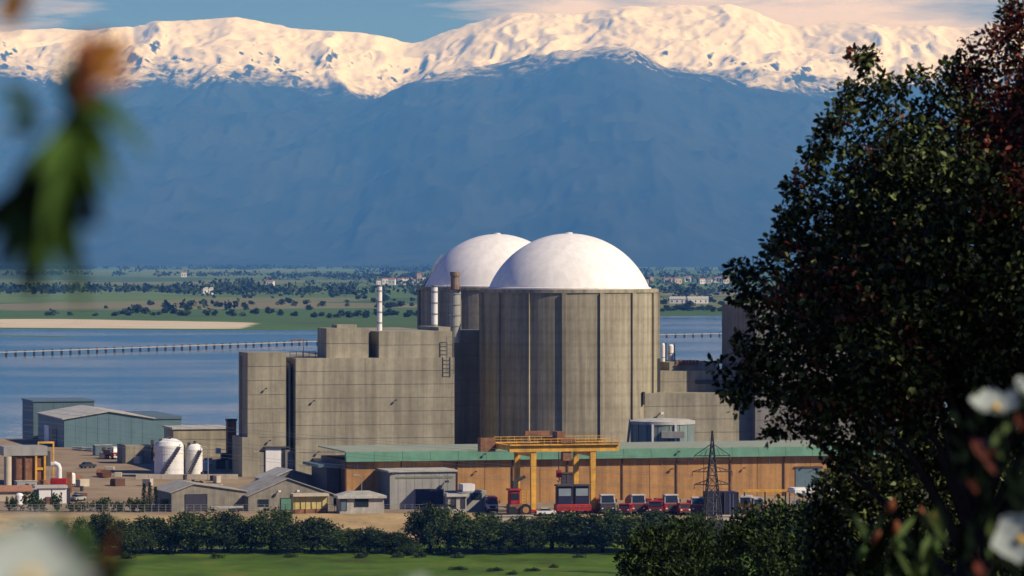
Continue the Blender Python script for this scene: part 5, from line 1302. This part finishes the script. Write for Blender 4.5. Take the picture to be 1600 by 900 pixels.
# budding stem next to it
Y = 3.0; X0 = Xat(150, Y)
bp = thing('rockrose_shrub', 'out-of-focus budding stem with reddish leaves beside the corner flower', 'shrub', (X0, Y, g1(X0, Y)))
MB().tube([(0,0,-.03), rel(bp, W(150, 1200, Y)), rel(bp, W(158, 900, Y)), rel(bp, W(175, 815, Y))], [.005,.004,.003,.002], 7).done('stem', MNEARD, bp)
blades(bp, Y, [(MBUD, 165,890, 178,812, 20, 0, 0), (MORL, 160,900, 170,840, 18, 0, .04), (MBUD, 150,915, 158,868, 22, 0, 0), (MNEARD, 140,930, 120,835, 30, 0, .05), (MNEAR, 128,905, 130,815, 30, 0, .1), (MNEARD, 150,930, 205,860, 26, 0, .1), (MNEAR, 110,900, 92,800, 40, 0, .15), (MNEAR, 105,890, 60,808, 40, 0, .15)])
# flower tip at the bottom centre
Y = 3.0; X0 = Xat(665, Y)
cp = thing('rockrose_shrub', 'pale flower tip poking over the bottom edge before the meadow', 'shrub', (X0, Y, g1(X0, Y)))
MB().tube([(0,0,-.03), rel(cp, W(660, 1100, Y)), rel(cp, W(665, 930, Y))], [.005,.004,.002], 7).done('stem', MNEARD, cp)
add_flower(cp, rel(cp, W(664, 945, Y)), .017, (R(15), R(5), .3), .9, 15)
# right-hand rockrose with two flowers
Y = 6.0; X0 = Xat(1640, Y)
rp = thing('rockrose_shrub', 'rockrose shrub with two white flowers at the right edge', 'shrub', (X0, Y, g1(X0, Y)))
b = MB()
for (x, y, dy) in ((1560, 635, 0), (1600, 850, -.1), (1530, 690, .2), (1580, 700, .3), (1600, 610, .4)):
    b.tube([(random.uniform(-.03, .03), random.uniform(-.05, .05), -.05), rel(rp, W(x+40, 1300, Y+dy)), rel(rp, W(x+22, y+160, Y+dy)), rel(rp, W(x, y+5, Y+dy))], [.008,.006,.005,.003], 6)
b.done('stem', MNEARD, rp)
add_flower(rp, rel(rp, W(1556, 640, Y)), .036, (R(22), R(-8), .2), .42, 23)
add_flower(rp, rel(rp, W(1606, 622, Y+.3)), .034, (R(30), R(15), .8), .5, 33)
add_flower(rp, rel(rp, W(1596, 845, Y-.1)), .040, (R(50), R(-35), .1), .3, 43)
RNG = np.random.default_rng(8); its = []
for k in range(46):
    x = RNG.uniform(1490, 1640); y = RNG.uniform(650, 920); a = RNG.uniform(-2.6, -.5); l_ = RNG.uniform(30, 60)
    its.append((MNEARD if RNG.random() < .75 else (MLEAFR if RNG.random() < .5 else MMIDL), x, y, x+l_*math.cos(a), y+l_*math.sin(a), 14, .004, RNG.uniform(-.1, .3)))
its += [(MLEAFR, 1540,720, 1515,680, 12, 0, 0), (MLEAFR, 1555,740, 1530,695, 12, 0, 0), (MLEAFR, 1600,680, 1590,645, 16, 0, 0)]
blades(rp, Y, its)
# budding stems, lower right
Y = 8.0; X0 = Xat(1425, Y)
bs = thing('rockrose_shrub', 'cluster of reddish buds on stems before the black-green bush', 'shrub', (X0, Y, g1(X0, Y)))
for (x, y) in ((1390, 795), (1398, 830), (1438, 808), (1458, 818), (1345, 870), (1368, 845), (1462, 858), (1408, 862)):
    MB().tube([(random.uniform(-.05, .05), 0, -.05), rel(bs, W(x+(1425-x)*.4, 1150, Y)), rel(bs, W(x, y, Y))], [.006,.004,.003], 6).done('stem', MNEARD, bs)
    bud = MB().lathe([(.003,-.010),(.008,0),(.009,.009),(.005,.018),(.001,.022)], 10).done('bud', MBUD if y < 850 else MNEAR, bs, smooth=True); bud.location = rel(bs, W(x, y, Y)); bud.rotation_euler = (R(random.uniform(-20, 20)), R(random.uniform(-20, 20)), 0)
RNG = np.random.default_rng(18); its = []
for k in range(34):
    x = RNG.uniform(1340, 1480); y = RNG.uniform(830, 950); a = RNG.uniform(-2.3, -.8); l_ = RNG.uniform(30, 70)
    its.append((MNEARD if RNG.random() < .6 else MMIDL, x, y, x+l_*math.cos(a), y+l_*math.sin(a), 12, .003, RNG.uniform(-.3, .3)))
blades(bs, Y, its)
# ---------------------------------------------------------------- haze
hz = MB().box(-13000, 13000, -420, 49000, -32, 2800)
hm = bpy.data.materials.new('haze'); hm.use_nodes = True; nt = hm.node_tree; nt.nodes.remove(nt.nodes['Principled BSDF'])
pv = nt.nodes.new('ShaderNodeVolumePrincipled'); pv.inputs['Color'].default_value = (.095,.345,1.0,1); pv.inputs['Absorption Color'].default_value = (1,1,1,1)
pv.inputs['Density'].default_value = 4.2e-5; pv.inputs['Anisotropy'].default_value = 0.0
nt.links.new(pv.outputs[0], nt.nodes['Material Output'].inputs['Volume'])
tag(hz.done('haze', hm), kind='stuff')
